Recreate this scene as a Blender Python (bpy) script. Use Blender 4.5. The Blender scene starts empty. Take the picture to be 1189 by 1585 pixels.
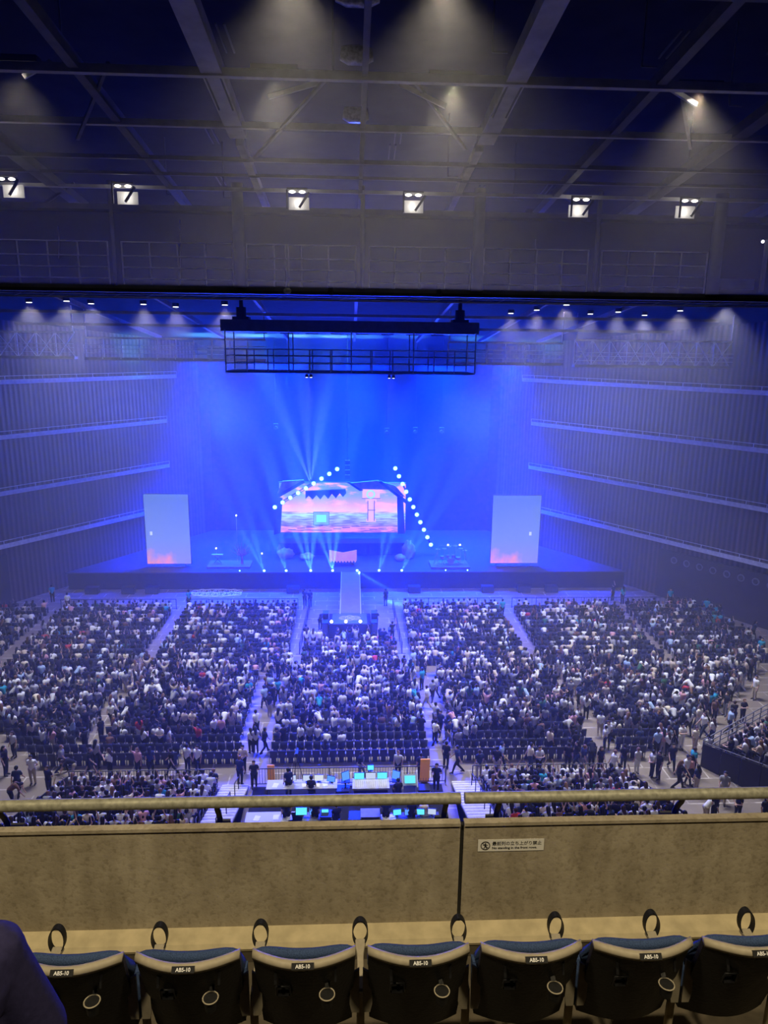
import bpy, bmesh, math, random
import numpy as np
from mathutils import Vector, Matrix

S = bpy.context.scene
COL = S.collection
R = random.Random(7)
PI = math.pi

# ------------------------------------------------------------------ camera, world, exposure
EYE = Vector((0.0, 0.0, 25.0))
FPX, FW, FH = 1099.0, 1189.0, 1585.0
YAW, PITCH, ROLL = math.radians(2.72), math.radians(12.94), 0.012
CAMROT = Matrix.Rotation(-YAW, 3, 'Z') @ Matrix.Rotation(PI / 2 - PITCH, 3, 'X') @ Matrix.Rotation(ROLL, 3, 'Z')
cam_data = bpy.data.cameras.new('camera')
cam_data.sensor_fit = 'VERTICAL'
cam_data.sensor_height = 36.0
cam_data.lens = 36.0 * FPX / FH
cam_data.clip_start = 0.1
cam_data.clip_end = 400
cam = bpy.data.objects.new('camera', cam_data)
cam.matrix_world = Matrix.Translation(EYE) @ CAMROT.to_4x4()
COL.objects.link(cam)
S.camera = cam
S.view_settings.view_transform = 'Standard'
S.view_settings.look = 'None'
S.view_settings.gamma = 1.0
S.view_settings.use_curve_mapping = False
S.view_settings.exposure = 0.0

world = bpy.data.worlds.new('world')
world.use_nodes = True
world.node_tree.nodes['Background'].inputs[0].default_value = (0.20, 0.24, 0.50, 1)
world.node_tree.nodes['Background'].inputs[1].default_value = 0.0
S.world = world
cy = S.cycles
cy.use_denoising = True
cy.max_bounces = 4
cy.diffuse_bounces = 2
cy.glossy_bounces = 1
cy.transmission_bounces = 2
cy.transparent_max_bounces = 6
cy.volume_bounces = 0
cy.sample_clamp_indirect = 4.0
cy.sample_clamp_direct = 0.0
cy.caustics_reflective = False
cy.caustics_refractive = False

E_STAGE = 0.92     # scale of the blue stage lamps
E_HOUSE = 1.0      # scale of the house lamps

def tag(o, label=None, cat=None, group=None, kind=None):
    if label: o['label'] = label
    if cat: o['category'] = cat
    if group: o['group'] = group
    if kind: o['kind'] = kind
    return o

def ray(px, py):
    return CAMROT @ Vector(((px - FW / 2) / FPX, -(py - FH / 2) / FPX, -1.0))
def on_z(px, py, z=0.0):
    d = ray(px, py); return EYE + d * ((z - EYE.z) / d.z)
def on_y(px, py, y):
    d = ray(px, py); return EYE + d * ((y - EYE.y) / d.y)
def project(p):
    q = CAMROT.transposed() @ (Vector(p) - EYE)
    return FW / 2 + FPX * q.x / -q.z, FH / 2 - FPX * q.y / -q.z

# ------------------------------------------------------------------ lamps' light
def spot(name, loc, target, watt, colour, size=50, blend=0.6, radius=0.12):
    l = bpy.data.lights.new(name, 'SPOT')
    l.energy = watt; l.color = colour; l.spot_size = math.radians(size); l.spot_blend = blend
    l.shadow_soft_size = radius
    o = bpy.data.objects.new(name, l); COL.objects.link(o)
    o.location = loc
    o.rotation_euler = (Vector(target) - Vector(loc)).to_track_quat('-Z', 'Y').to_euler()
    return o
def point(name, loc, watt, colour, radius=0.2):
    l = bpy.data.lights.new(name, 'POINT')
    l.energy = watt; l.color = colour; l.shadow_soft_size = radius
    o = bpy.data.objects.new(name, l); COL.objects.link(o); o.location = loc
    return o

BLUE = (0.0010, 0.020, 1.0)
VIOLET = (0.30, 0.30, 1.0)
WARMW = (1.0, 0.93, 0.80)
COOLW = (0.87, 0.87, 1.0)
AMBER = (1.0, 0.82, 0.50)
def roof_z(y): return 31.9 - 0.09 * y

def area(name, loc, target, watt, colour, sx, sy, spread=180):
    l = bpy.data.lights.new(name, 'AREA'); l.shape = 'RECTANGLE'; l.size = sx; l.size_y = sy
    l.energy = watt; l.color = colour; l.spread = math.radians(spread)
    o = bpy.data.objects.new(name, l); COL.objects.link(o); o.location = loc
    o.rotation_euler = (Vector(target) - Vector(loc)).to_track_quat('-Z', 'Y').to_euler()
    return o
# stage wash: banks of blue lamps rigged over the stage, pointing down, a few facing the arena, plus added blue fills
for (x, y, z, w, tx) in ((10.5, 83.0, 23.3, 70000, 9), (1.5, 86.0, 23.2, 40000, 1), (-8.5, 83.0, 23.3, 52000, -9), (17.5, 82, 23.3, 56000, 14.5), (-16.5, 82, 23.3, 48000, -14.0)):
    area('stage_wash_light', (x, y, z), (tx, y - 2, 0), w * E_STAGE, BLUE, 6, 4, 100 if abs(x) < 15 else 76)
area('stage_up_fill', (0.0, 88.0, 6.0), (0.0, 80, 26), 26000 * E_STAGE, BLUE, 14, 2, 130)  # added fill with no fixture, lights the haze above the stage
area('stage_front_light', (5.5, 93.0, 14.0), (1.5, 40, 6), 8000 * E_STAGE, BLUE, 9, 9, 50)
area('stage_front_light', (-6.5, 93.0, 14.0), (-1.0, 40, 6), 7500 * E_STAGE, BLUE, 9, 9, 50)
area('stage_front_light', (0.0, 92.0, 18.0), (0.0, 40, 15), 8500 * E_STAGE, (0.02, 0.05, 1.0), 16, 4, 150)  # added broad source with no fixture, spreads the blue glow in the haze
for sx in (-1, 1):
    area('side_haze_fill', (sx * 14.0, 89.0, 17.0), (sx * 25.0, 45, 20), 6500 * E_STAGE, (0.02, 0.07, 1.0), 5, 5, 96)  # added unseen fill, carries the blue glow into the side haze
spot('roof_graze_fill', (0.0, 45.0, 28.1), (0.0, 18.4, 30.3), 11000 * E_STAGE, (0.03, 0.06, 1.0), 42, 0.8, 0.2)  # added blue source without a lamp body, tints the near roof steel
area('stage_key_light', (0.0, 78.0, 22.5), (0.0, 49, 0), 13000 * E_STAGE, BLUE, 5, 2, 36)
# house lamps high over the arena
HOUSE = [(45, 468), (103, 466), (141, 470), (222, 471), (272, 475), (348, 472), (791, 485), (831, 480), (877, 472), (914, 486), (957, 483), (998, 488), (1053, 481), (1126, 471)]
HOUSE_POS = []
for hi, (x, y) in enumerate(HOUSE):
    d = ray(x, y); t = (31.9 - 25.0) / (d.z + 0.09 * d.y)
    p = EYE + d * t
    HOUSE_POS.append(p)
    spot('house_light', (p.x, p.y, p.z - 0.12), (p.x * 0.97, p.y + 0.5, 0), 6700 * E_HOUSE, COOLW, 116 if hi in (0, 1, 2, 11, 12, 13) else 96, 0.75, 0.15)
# house lamps of the seating roof near the balcony
NEAR = [(22, 97), (425, 112), (700, 122), (1082, 136), (450, -60), (690, -50)]
NEAR_POS = []
for (x, y) in NEAR:
    d = ray(x, y); t = (31.9 - 25.0) / (d.z + 0.09 * d.y)
    p = EYE + d * t
    NEAR_POS.append(p)
    spot('roof_light', (p.x, p.y, p.z - 0.10), (p.x, p.y + 1.0, 0), 1600 * E_HOUSE, (1.0, .88, .66), 106, 1.0, 0.10)
# lamps over the balcony rows
for (x, y) in [(-3.4, -0.4), (3.4, -0.4)]:
    spot('balcony_light', (x, y, 30.6), (x * 0.6, y + 3.2, 22), 1900 * E_HOUSE, AMBER, 110, 0.6, 0.2)

# ------------------------------------------------------------------ materials
def mat(name, col, rough=0.6, metal=0.0, noise=0.0, nscale=8.0, emit=0.0, ecol=None, spec=0.3, bump=0.0):
    m = bpy.data.materials.new(name); m.use_nodes = True
    nt = m.node_tree; b = nt.nodes['Principled BSDF']
    b.inputs['Base Color'].default_value = (*col, 1)
    b.inputs['Roughness'].default_value = rough
    b.inputs['Metallic'].default_value = metal
    b.inputs['Specular IOR Level'].default_value = spec
    if emit:
        b.inputs['Emission Color'].default_value = (*(ecol or col), 1)
        b.inputs['Emission Strength'].default_value = emit
    if noise or bump:
        tc = nt.nodes.new('ShaderNodeTexCoord'); n = nt.nodes.new('ShaderNodeTexNoise')
        n.inputs['Scale'].default_value = nscale; n.inputs['Detail'].default_value = 5
        nt.links.new(tc.outputs['Object'], n.inputs['Vector'])
        if noise:
            mr = nt.nodes.new('ShaderNodeMapRange')
            mr.inputs[3].default_value = 1 - noise; mr.inputs[4].default_value = 1 + noise
            mr.inputs[1].default_value = 0.3; mr.inputs[2].default_value = 0.7
            nt.links.new(n.outputs['Fac'], mr.inputs[0])
            mx = nt.nodes.new('ShaderNodeVectorMath'); mx.operation = 'SCALE'
            mx.inputs[0].default_value = col
            nt.links.new(mr.outputs[0], mx.inputs['Scale'])
            nt.links.new(mx.outputs[0], b.inputs['Base Color'])
        if bump:
            bp = nt.nodes.new('ShaderNodeBump'); bp.inputs['Strength'].default_value = bump
            bp.inputs['Distance'].default_value = 0.02
            nt.links.new(n.outputs['Fac'], bp.inputs['Height'])
            nt.links.new(bp.outputs[0], b.inputs['Normal'])
    return m

def emissive(name, col, strength):
    m = bpy.data.materials.new(name); m.use_nodes = True
    nt = m.node_tree; nt.nodes.clear()
    e = nt.nodes.new('ShaderNodeEmission'); o = nt.nodes.new('ShaderNodeOutputMaterial')
    e.inputs[0].default_value = (*col, 1); e.inputs[1].default_value = strength
    nt.links.new(e.outputs[0], o.inputs[0])
    return m

def concrete():
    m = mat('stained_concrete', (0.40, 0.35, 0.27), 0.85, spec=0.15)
    nt = m.node_tree; b = nt.nodes['Principled BSDF']; L = nt.links.new
    tc = nt.nodes.new('ShaderNodeTexCoord')
    n1 = nt.nodes.new('ShaderNodeTexNoise'); n1.inputs['Scale'].default_value = 3.2; n1.inputs['Detail'].default_value = 8; n1.inputs['Roughness'].default_value = 0.68
    n2 = nt.nodes.new('ShaderNodeTexNoise'); n2.inputs['Scale'].default_value = 34; n2.inputs['Detail'].default_value = 4
    mp = nt.nodes.new('ShaderNodeMapping'); mp.inputs['Scale'].default_value = (9, 9, 1.6)
    n3 = nt.nodes.new('ShaderNodeTexNoise'); n3.inputs['Scale'].default_value = 1.0; n3.inputs['Detail'].default_value = 3
    L(tc.outputs['Object'], n1.inputs[0]); L(tc.outputs['Object'], n2.inputs[0]); L(tc.outputs['Object'], mp.inputs[0]); L(mp.outputs[0], n3.inputs[0])
    r1 = nt.nodes.new('ShaderNodeValToRGB')
    r1.color_ramp.elements[0].position = 0.30; r1.color_ramp.elements[0].color = (0.29, 0.25, 0.185, 1)
    r1.color_ramp.elements[1].position = 0.68; r1.color_ramp.elements[1].color = (0.43, 0.38, 0.295, 1)
    L(n1.outputs['Fac'], r1.inputs[0])
    r2 = nt.nodes.new('ShaderNodeValToRGB')
    r2.color_ramp.elements[0].position = 0.33; r2.color_ramp.elements[0].color = (0.62, 0.60, 0.56, 1)
    r2.color_ramp.elements[1].position = 0.47; r2.color_ramp.elements[1].color = (1, 1, 1, 1)
    L(n2.outputs['Fac'], r2.inputs[0])
    r3 = nt.nodes.new('ShaderNodeValToRGB')
    r3.color_ramp.elements[0].position = 0.35; r3.color_ramp.elements[0].color = (0.78, 0.77, 0.75, 1)
    r3.color_ramp.elements[1].position = 0.6; r3.color_ramp.elements[1].color = (1, 1, 1, 1)
    L(n3.outputs['Fac'], r3.inputs[0])
    m1 = nt.nodes.new('ShaderNodeMixRGB'); m1.blend_type = 'MULTIPLY'; m1.inputs[0].default_value = 0.55
    m2 = nt.nodes.new('ShaderNodeMixRGB'); m2.blend_type = 'MULTIPLY'; m2.inputs[0].default_value = 0.8
    L(r1.outputs[0], m1.inputs[1]); L(r2.outputs[0], m1.inputs[2]); L(m1.outputs[0], m2.inputs[1]); L(r3.outputs[0], m2.inputs[2])
    L(m2.outputs[0], b.inputs['Base Color'])
    bp = nt.nodes.new('ShaderNodeBump'); bp.inputs['Strength'].default_value = 0.25; bp.inputs['Distance'].default_value = 0.01
    L(n2.outputs['Fac'], bp.inputs['Height']); L(bp.outputs[0], b.inputs['Normal'])
    return m

def arena_floor():
    m = mat('taped_arena_boards', (0.36, 0.29, 0.22), 0.55, spec=0.3)
    nt = m.node_tree; b = nt.nodes['Principled BSDF']; L = nt.links.new
    tc = nt.nodes.new('ShaderNodeTexCoord')
    br = nt.nodes.new('ShaderNodeTexBrick'); br.inputs['Scale'].default_value = 1.0
    br.inputs['Color1'].default_value = (0.19, 0.155, 0.12, 1); br.inputs['Color2'].default_value = (0.25, 0.205, 0.16, 1)
    br.inputs['Mortar'].default_value = (0.52, 0.47, 0.41, 1); br.inputs['Mortar Size'].default_value = 0.045
    br.inputs['Brick Width'].default_value = 2.4; br.inputs['Row Height'].default_value = 1.2
    n = nt.nodes.new('ShaderNodeTexNoise'); n.inputs['Scale'].default_value = 0.9; n.inputs['Detail'].default_value = 6
    L(tc.outputs['Object'], br.inputs[0]); L(tc.outputs['Object'], n.inputs[0])
    # the tape is worn away in places
    base = nt.nodes.new('ShaderNodeMixRGB'); base.inputs[1].default_value = (0.215, 0.178, 0.138, 1)
    rp = nt.nodes.new('ShaderNodeValToRGB'); rp.color_ramp.elements[0].position = 0.42; rp.color_ramp.elements[1].position = 0.58
    L(n.outputs['Fac'], rp.inputs[0]); L(rp.outputs[0], base.inputs[0]); L(br.outputs['Color'], base.inputs[2])
    L(base.outputs[0], b.inputs['Base Color'])
    return m

def slatted():
    m = mat('dark_slat_panelling', (0.1, 0.07, 0.06), 0.6, spec=0.25)
    nt = m.node_tree; b = nt.nodes['Principled BSDF']; L = nt.links.new
    tc = nt.nodes.new('ShaderNodeTexCoord')
    w = nt.nodes.new('ShaderNodeTexWave'); w.inputs['Scale'].default_value = 1.1; w.inputs['Distortion'].default_value = 0.0
    n = nt.nodes.new('ShaderNodeTexNoise'); n.inputs['Scale'].default_value = 1.0; n.inputs['Detail'].default_value = 2
    mp = nt.nodes.new('ShaderNodeMapping'); mp.inputs['Scale'].default_value = (2.2, 2.2, 0.0)
    L(tc.outputs['Object'], w.inputs[0]); L(tc.outputs['Object'], mp.inputs[0]); L(mp.outputs[0], n.inputs[0])
    ml = nt.nodes.new('ShaderNodeMath'); ml.operation = 'MULTIPLY'
    L(w.outputs['Fac'], ml.inputs[0]); L(n.outputs['Fac'], ml.inputs[1])
    r = nt.nodes.new('ShaderNodeValToRGB')
    r.color_ramp.elements[0].position = 0.1; r.color_ramp.elements[0].color = (0.055, 0.040, 0.036, 1)
    r.color_ramp.elements[1].position = 0.6; r.color_ramp.elements[1].color = (0.14, 0.098, 0.082, 1)
    L(ml.outputs[0], r.inputs[0]); L(r.outputs[0], b.inputs['Base Color'])
    bp = nt.nodes.new('ShaderNodeBump'); bp.inputs['Distance'].default_value = 0.05
    L(w.outputs['Fac'], bp.inputs['Height']); L(bp.outputs[0], b.inputs['Normal'])
    return m

M = {
    'concrete': concrete(), 'floor': arena_floor(), 'slat': slatted(),
    'kerb': mat('pale_concrete_kerb', (0.47, 0.40, 0.26), 0.85, noise=0.16, nscale=9, spec=0.15),
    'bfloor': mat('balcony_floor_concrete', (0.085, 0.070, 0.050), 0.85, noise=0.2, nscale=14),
    'black': mat('black_plastic', (0.012, 0.012, 0.014), 0.45, noise=0.2, nscale=20),
    'shell': mat('black_seat_shell', (0.013, 0.013, 0.014), 0.5, noise=0.15, nscale=60, bump=0.15, spec=0.2),
    'rim': mat('beige_grey_lit_edge', (0.33, 0.29, 0.22), 0.5, noise=0.1, nscale=30),  # beige of the arms; gives seat lip and cup ring their lit tone
    'bluecloth': mat('blue_seat_fabric', (0.040, 0.066, 0.15), 0.95, noise=0.35, nscale=220, bump=0.3, spec=0.1),
    'pipe': mat('galvanised_handrail', (0.31, 0.305, 0.25), 0.55, 0.25, noise=0.3, nscale=30),
    'steel': mat('dark_steel', (0.055, 0.055, 0.065), 0.6, 0.2, noise=0.15, nscale=3),
    'steel2': mat('mid_grey_steel', (0.17, 0.17, 0.19), 0.6, 0.1, noise=0.15, nscale=3),
    'steel3': mat('pale_grey_steel', (0.55, 0.55, 0.58), 0.6, 0.1, noise=0.15, nscale=3),
    'ceiling': mat('black_acoustic_ceiling', (0.035, 0.034, 0.034), 0.95, noise=0.3, nscale=1.5, spec=0.05),
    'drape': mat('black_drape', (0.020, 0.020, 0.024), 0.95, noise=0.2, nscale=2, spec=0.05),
    'darkwall': mat('dark_painted_wall', (0.045, 0.038, 0.042), 0.8, noise=0.15, nscale=1.0),
    'deck': mat('stage_deck', (0.05, 0.05, 0.06), 0.5, noise=0.2, nscale=1.5),
    'runway': mat('pale_runway_mat', (0.20, 0.15, 0.20), 0.6, noise=0.08, nscale=2),
    'tablewhite': mat('white_table_laminate', (0.5, 0.5, 0.52), 0.6),
    'white': mat('white_paint', (0.8, 0.8, 0.82), 0.6),
    'paper': mat('white_label', (0.75, 0.74, 0.70), 0.6),
    'ink': mat('black_ink', (0.02, 0.02, 0.02), 0.7),
    'lamp': emissive('lamp_glow', (1.0, 0.90, 0.74), 5.0),
    'lampcool': emissive('cool_lamp_glow', (0.9, 0.92, 1.0), 5.0),
    'barlamp': emissive('stage_bar_glow', (0.30, 0.75, 1.0), 3.6),
    'foot': emissive('footlight_glow', (0.30, 0.85, 1.0), 9.0),
    'orange': mat('orange_board', (0.90, 0.36, 0.02), 0.5, emit=0.15),
    'seat': mat('navy_arena_seat', (0.022, 0.025, 0.050), 0.55, spec=0.35),
    'seatleg': mat('grey_seat_leg', (0.25, 0.25, 0.27), 0.5),
}

# ------------------------------------------------------------------ mesh helper
class MB:
    def __init__(s): s.v = []; s.f = []; s.smooth = []
    def add(s, vs, fs, smooth=False):
        n = len(s.v); s.v += [tuple(v) for v in vs]
        s.f += [tuple(i + n for i in f) for f in fs]; s.smooth += [smooth] * len(fs)
        return s
    def box(s, c, d, rz=0.0, rx=0.0):
        m = Matrix.Rotation(rz, 3, 'Z') @ Matrix.Rotation(rx, 3, 'X'); c = Vector(c)
        vs = [c + m @ Vector((sx * d[0] / 2, sy * d[1] / 2, sz * d[2] / 2)) for sx in (-1, 1) for sy in (-1, 1) for sz in (-1, 1)]
        return s.add(vs, [(0, 1, 3, 2), (4, 6, 7, 5), (0, 4, 5, 1), (2, 3, 7, 6), (0, 2, 6, 4), (1, 5, 7, 3)])
    def bar(s, a, b, w, h, up=(0, 0, 1)):
        a, b = Vector(a), Vector(b); d = (b - a).normalized(); up = Vector(up)
        if abs(d.dot(up)) > 0.98: up = Vector((0, 1, 0))
        x = d.cross(up).normalized(); z = x.cross(d)
        o = [x * w / 2 + z * h / 2, x * -w / 2 + z * h / 2, x * -w / 2 - z * h / 2, x * w / 2 - z * h / 2]
        return s.add([a + q for q in o] + [b + q for q in o], [(0, 1, 2, 3), (7, 6, 5, 4)] + [(i, i + 4, (i + 1) % 4 + 4, (i + 1) % 4) for i in range(4)])
    def tube(s, pts, r, n=8, closed=False, caps=True):
        pts = [Vector(p) for p in pts]; k = len(pts); rr = r if isinstance(r, (list, tuple)) else [r] * k
        rings = []; prev = None
        for i in range(k):
            if closed: t = (pts[(i + 1) % k] - pts[i - 1]).normalized()
            else: t = (pts[min(i + 1, k - 1)] - pts[max(i - 1, 0)]).normalized()
            if prev is None:
                u = Vector((0, 0, 1)) if abs(t.z) < 0.9 else Vector((1, 0, 0))
                x = t.cross(u).normalized()
            else:
                x = (prev - t * prev.dot(t)).normalized()
            prev = x; y = t.cross(x)
            rings.append([pts[i] + (x * math.cos(2 * PI * j / n) + y * math.sin(2 * PI * j / n)) * rr[i] for j in range(n)])
        vs = [p for q in rings for p in q]; fs = []
        for i in range(k if closed else k - 1):
            i2 = (i + 1) % k
            fs += [(i * n + j, i * n + (j + 1) % n, i2 * n + (j + 1) % n, i2 * n + j) for j in range(n)]
        s.add(vs, fs, True)
        if caps and not closed:
            s.add(rings[0], [tuple(range(n - 1, -1, -1))]); s.add(rings[-1], [tuple(range(n))])
        return s
    def cyl(s, c, r, h, n=16, axis='Z', r2=None):
        c = Vector(c); a = {'X': Vector((1, 0, 0)), 'Y': Vector((0, 1, 0)), 'Z': Vector((0, 0, 1))}[axis]
        return s.tube([c - a * h / 2, c + a * h / 2], [r, r if r2 is None else r2], n)
    def ball(s, c, r, n=8, m=6):
        c = Vector(c); r = Vector(r) if not isinstance(r, (int, float)) else Vector((r, r, r))
        vs = [c + Vector((0, 0, r.z))]
        for i in range(1, m):
            a = PI * i / m
            vs += [c + Vector((r.x * math.sin(a) * math.cos(2 * PI * j / n), r.y * math.sin(a) * math.sin(2 * PI * j / n), r.z * math.cos(a))) for j in range(n)]
        vs.append(c - Vector((0, 0, r.z)))
        fs = [(0, 1 + j, 1 + (j + 1) % n) for j in range(n)]
        for i in range(m - 2):
            fs += [(1 + i * n + j, 1 + (i + 1) * n + j, 1 + (i + 1) * n + (j + 1) % n, 1 + i * n + (j + 1) % n) for j in range(n)]
        l = len(vs) - 1; b0 = 1 + (m - 2) * n
        fs += [(l, b0 + (j + 1) % n, b0 + j) for j in range(n)]
        return s.add(vs, fs, True)
    def prism(s, poly, h, tf=None):
        n = len(poly); lo = [Vector((x, y, 0)) for x, y in poly]; hi = [Vector((x, y, h)) for x, y in poly]
        vs = lo + hi
        if tf is not None: vs = [tf @ v for v in vs]
        return s.add(vs, [tuple(range(n - 1, -1, -1)), tuple(range(n, 2 * n))] + [(i, (i + 1) % n, n + (i + 1) % n, n + i) for i in range(n)])
    def mesh(s, name, m=None, bevel=0.0):
        me = bpy.data.meshes.new(name); me.from_pydata(s.v, [], s.f)
        me.polygons.foreach_set('use_smooth', s.smooth)
        for x in (m if isinstance(m, (list, tuple)) else [m]):
            if x is not None: me.materials.append(x)
        me.validate(); me.update()
        return me
    def build(s, name, m, parent=None, loc=None, bevel=0.0):
        o = bpy.data.objects.new(name, s.mesh(name, m)); COL.objects.link(o)
        if parent is not None: o.parent = parent
        if loc is not None: o.location = loc
        if bevel:
            b = o.modifiers.new('edge', 'BEVEL'); b.width = bevel; b.segments = 2; b.limit_method = 'ANGLE'
        return o

def thing(name, label, cat, loc=(0, 0, 0), rz=0.0, group=None):
    o = bpy.data.objects.new(name, None); COL.objects.link(o)
    o.location = loc; o.rotation_euler = (0, 0, rz); o.empty_display_size = 0.2
    return tag(o, label, cat, group)
def struct(mb, name, m, label=None):
    o = mb.build(name, m); o['kind'] = 'structure'
    if label: o['label'] = label
    return o
def copy_tree(o, parent=None):
    c = o.copy(); COL.objects.link(c)
    if parent is not None: c.parent = parent
    for ch in o.children: copy_tree(ch, c)
    return c
ORD = ['zeroth', 'first', 'second', 'third', 'fourth', 'fifth', 'sixth', 'seventh', 'eighth', 'ninth', 'tenth', 'eleventh', 'twelfth', 'thirteenth', 'fourteenth', 'fifteenth', 'sixteenth', 'seventeenth', 'eighteenth', 'nineteenth', 'twentieth']
ORD += ['twenty-' + w for w in ORD[1:10]] + ['thirtieth'] + ['thirty-' + w for w in ORD[1:10]] + ['fortieth'] + ['forty-' + w for w in ORD[1:10]] + ['fiftieth'] + ['fifty-' + w for w in ORD[1:10]]
# ------------------------------------------------------------------ the hall's shell
WT = math.tan(math.radians(34.0))
def wall_x(y): return 29.6 + (74.0 - y) * WT
b = MB(); b.add([(-75, 22, 0), (75, 22, 0), (75, 99, 0), (-75, 99, 0)], [(0, 1, 2, 3)])
struct(b, 'floor', M['floor'])
def slab(p, q, z0, z1, th, out):
    p, q = Vector((*p, 0)), Vector((*q, 0)); n = Vector(out).normalized() * th
    m = MB(); m.add([(v.x, v.y, z) for z in (z0, z1) for v in (p, q, q + n, p + n)], [(3, 2, 1, 0), (4, 5, 6, 7), (0, 1, 5, 4), (1, 2, 6, 5), (2, 3, 7, 6), (3, 0, 4, 7)])
    return m
Y_IN, Y_BK = 8.0, 90.0
for sx, nm in ((-1, 'wall_left'), (1, 'wall_right')):
    a, c = (sx * wall_x(Y_BK), Y_BK), (sx * wall_x(22), 22)
    o = struct(slab(a, c, 0, 32, 0.5, (sx, WT, 0)), nm, M['slat'])
struct(slab((-22, 96), (22, 96), 0, 30, 0.5, (0, 1, 0)), 'wall_back', M['drape'])
for sx, nm in ((-1, 'wall_stage_left'), (1, 'wall_stage_right')):
    struct(slab((sx * wall_x(Y_BK), Y_BK), (sx * wall_x(Y_BK), 96.2), 0, 30, 0.5, (sx, 0, 0)), nm, M['drape'])
b = MB(); zc = lambda y: roof_z(y) + 1.6
b.add([(-75, 0, zc(0)), (75, 0, zc(0)), (75, 99, zc(99)), (-75, 99, zc(99)), (-75, 0, zc(0) + .3), (75, 0, zc(0) + .3), (75, 99, zc(99) + .3), (-75, 99, zc(99) + .3)], [(0, 3, 2, 1), (4, 5, 6, 7), (0, 1, 5, 4), (2, 3, 7, 6)])
struct(b, 'ceiling', M['ceiling'])

# gallery ledges that run along both side walls, each a slab with a thin rail
k = 0
for sx in (-1, 1):
    for z in (6.0, 11.1, 16.4, 21.5):
        k += 1
        m = MB()
        n = Vector((-sx * 1, -WT, 0)).normalized()
        y0, y1 = (86.5 if z > 20 else 85.0), 30.0
        p, q = Vector((sx * wall_x(y0), y0, z)), Vector((sx * wall_x(y1), y1, z))
        m.bar(p + n * 0.35, q + n * 0.35, 0.7, 0.22)
        m.bar(p + n * 0.72 + Vector((0, 0, 0.08)), q + n * 0.72 + Vector((0, 0, 0.08)), 0.06, 0.42)
        m.bar(p + n * 0.72 + Vector((0, 0, 0.62)), q + n * 0.72 + Vector((0, 0, 0.62)), 0.05, 0.05)
        L = (q - p).length; d = (q - p).normalized()
        for i in range(int(L / 1.9)):
            m.bar(p + d * (i * 1.9) + n * 0.72 + Vector((0, 0, 0.2)), p + d * (i * 1.9) + n * 0.72 + Vector((0, 0, 0.64)), 0.05, 0.05)
        struct(m, 'trim_%d' % k, M['steel3'])
# lower fascia of dark panels below the lowest ledge
for sx, nm in ((-1, 'baseboard_left'), (1, 'baseboard_right')):
    m = MB(); n = Vector((-sx, -WT, 0)).normalized()
    y0, y1 = (70.0 if sx > 0 else 68.0), 30.0
    p, q = Vector((sx * wall_x(y0), y0, 2.55)), Vector((sx * wall_x(y1), y1, 2.55))
    m.bar(p + n * 0.15, q + n * 0.15, 0.3, 5.1)
    struct(m, nm, M['darkwall'])
# round air nozzles in the right-hand fascia
for i in range(9):
    y = 68.5 - i * 1.15
    n = Vector((-1, -WT, 0)).normalized()
    c = Vector((wall_x(y), y, 4.25)) + n * 0.36
    ta = Vector((WT, -1, 0)).normalized()
    t = thing('air_nozzle', '%s round air nozzle from the stage in the dark fascia' % ORD[i + 1], 'vent', c, 0, 'air nozzles in the side fascia')
    m = MB(); m.tube([ta * math.cos(a) * .30 + Vector((0, 0, math.sin(a) * .30)) for a in [2 * PI * j / 20 for j in range(20)]], .06, 6, closed=True)
    m.build('rim', M['steel2'], t)
    m = MB(); m.tube([Vector((0, 0, 0)) - n * .05, n * .04], [.26, .16], 16); m.build('nozzle', M['steel'], t)

# ------------------------------------------------------------------ balcony: parapet, kerb, floor, handrail
GAP = 0.705
for nm, x0, x1 in (('wall_parapet', -6, GAP - .012), ('wall_parapet_right', GAP + .012, 6)):
    m = MB(); m.box(((x0 + x1) / 2, 3.918, 21.67), (x1 - x0, .036, .82))
    m.box(((x0 + x1) / 2, 3.916, 22.082), (x1 - x0, .052, .022))
    o = struct(m, nm, M['concrete'])
m = MB(); m.box((GAP, 3.925, 21.67), (.04, .03, .8)); struct(m, 'trim_9', M['ink'])
m = MB()   # kerb with a sloping top at the foot of the parapet
poly = [(3.90, 21.36), (3.79, 21.335), (3.77, 21.31), (3.775, 21.29), (3.90, 21.29)]
m.add([(x, y, z) for x in (-6, 6) for (y, z) in poly], [(0, 1, 2, 3, 4), (9, 8, 7, 6, 5)] + [(i, i + 5, (i + 1) % 5 + 5, (i + 1) % 5) for i in range(5)])
struct(m, 'trim_10', M['kerb'])
m = MB(); m.box((0, 3.84, 21.145), (12, .12, .29)); struct(m, 'baseboard_front', M['bfloor'])  # lower face of the kerb, its dimmer light put into darker concrete
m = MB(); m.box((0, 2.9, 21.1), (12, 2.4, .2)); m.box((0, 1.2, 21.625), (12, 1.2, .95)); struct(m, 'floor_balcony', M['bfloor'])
def handrail(x0, x1, posts, label):
    t = thing('handrail', label, 'handrail', ((x0 + x1) / 2, 3.92, 22.1))
    ox = (x0 + x1) / 2
    m = MB(); m.tube([(x0 - ox, 0, .155), (x1 - ox, 0, .155)], .036, 14); m.build('rail_pipe', M['pipe'], t)
    for px in posts:
        m = MB(); m.tube([(px - ox, 0.0, .13), (px - ox, .015, .09), (px - ox, .05, .04), (px - ox, .08, -.02), (px - ox, .085, -.20)], .018, 8)
        m.box((px - ox, .19, -.16), (.09, .02, .1))
        m.build('bracket', M['steel'], t)
handrail(-5.5, .690, [-2.15, -.83, .60], 'weathered pipe handrail over the unmarked concrete parapet panel')
handrail(.716, 5.5, [.94, 2.12], 'weathered pipe handrail over the parapet panel with the sticker')
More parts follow.
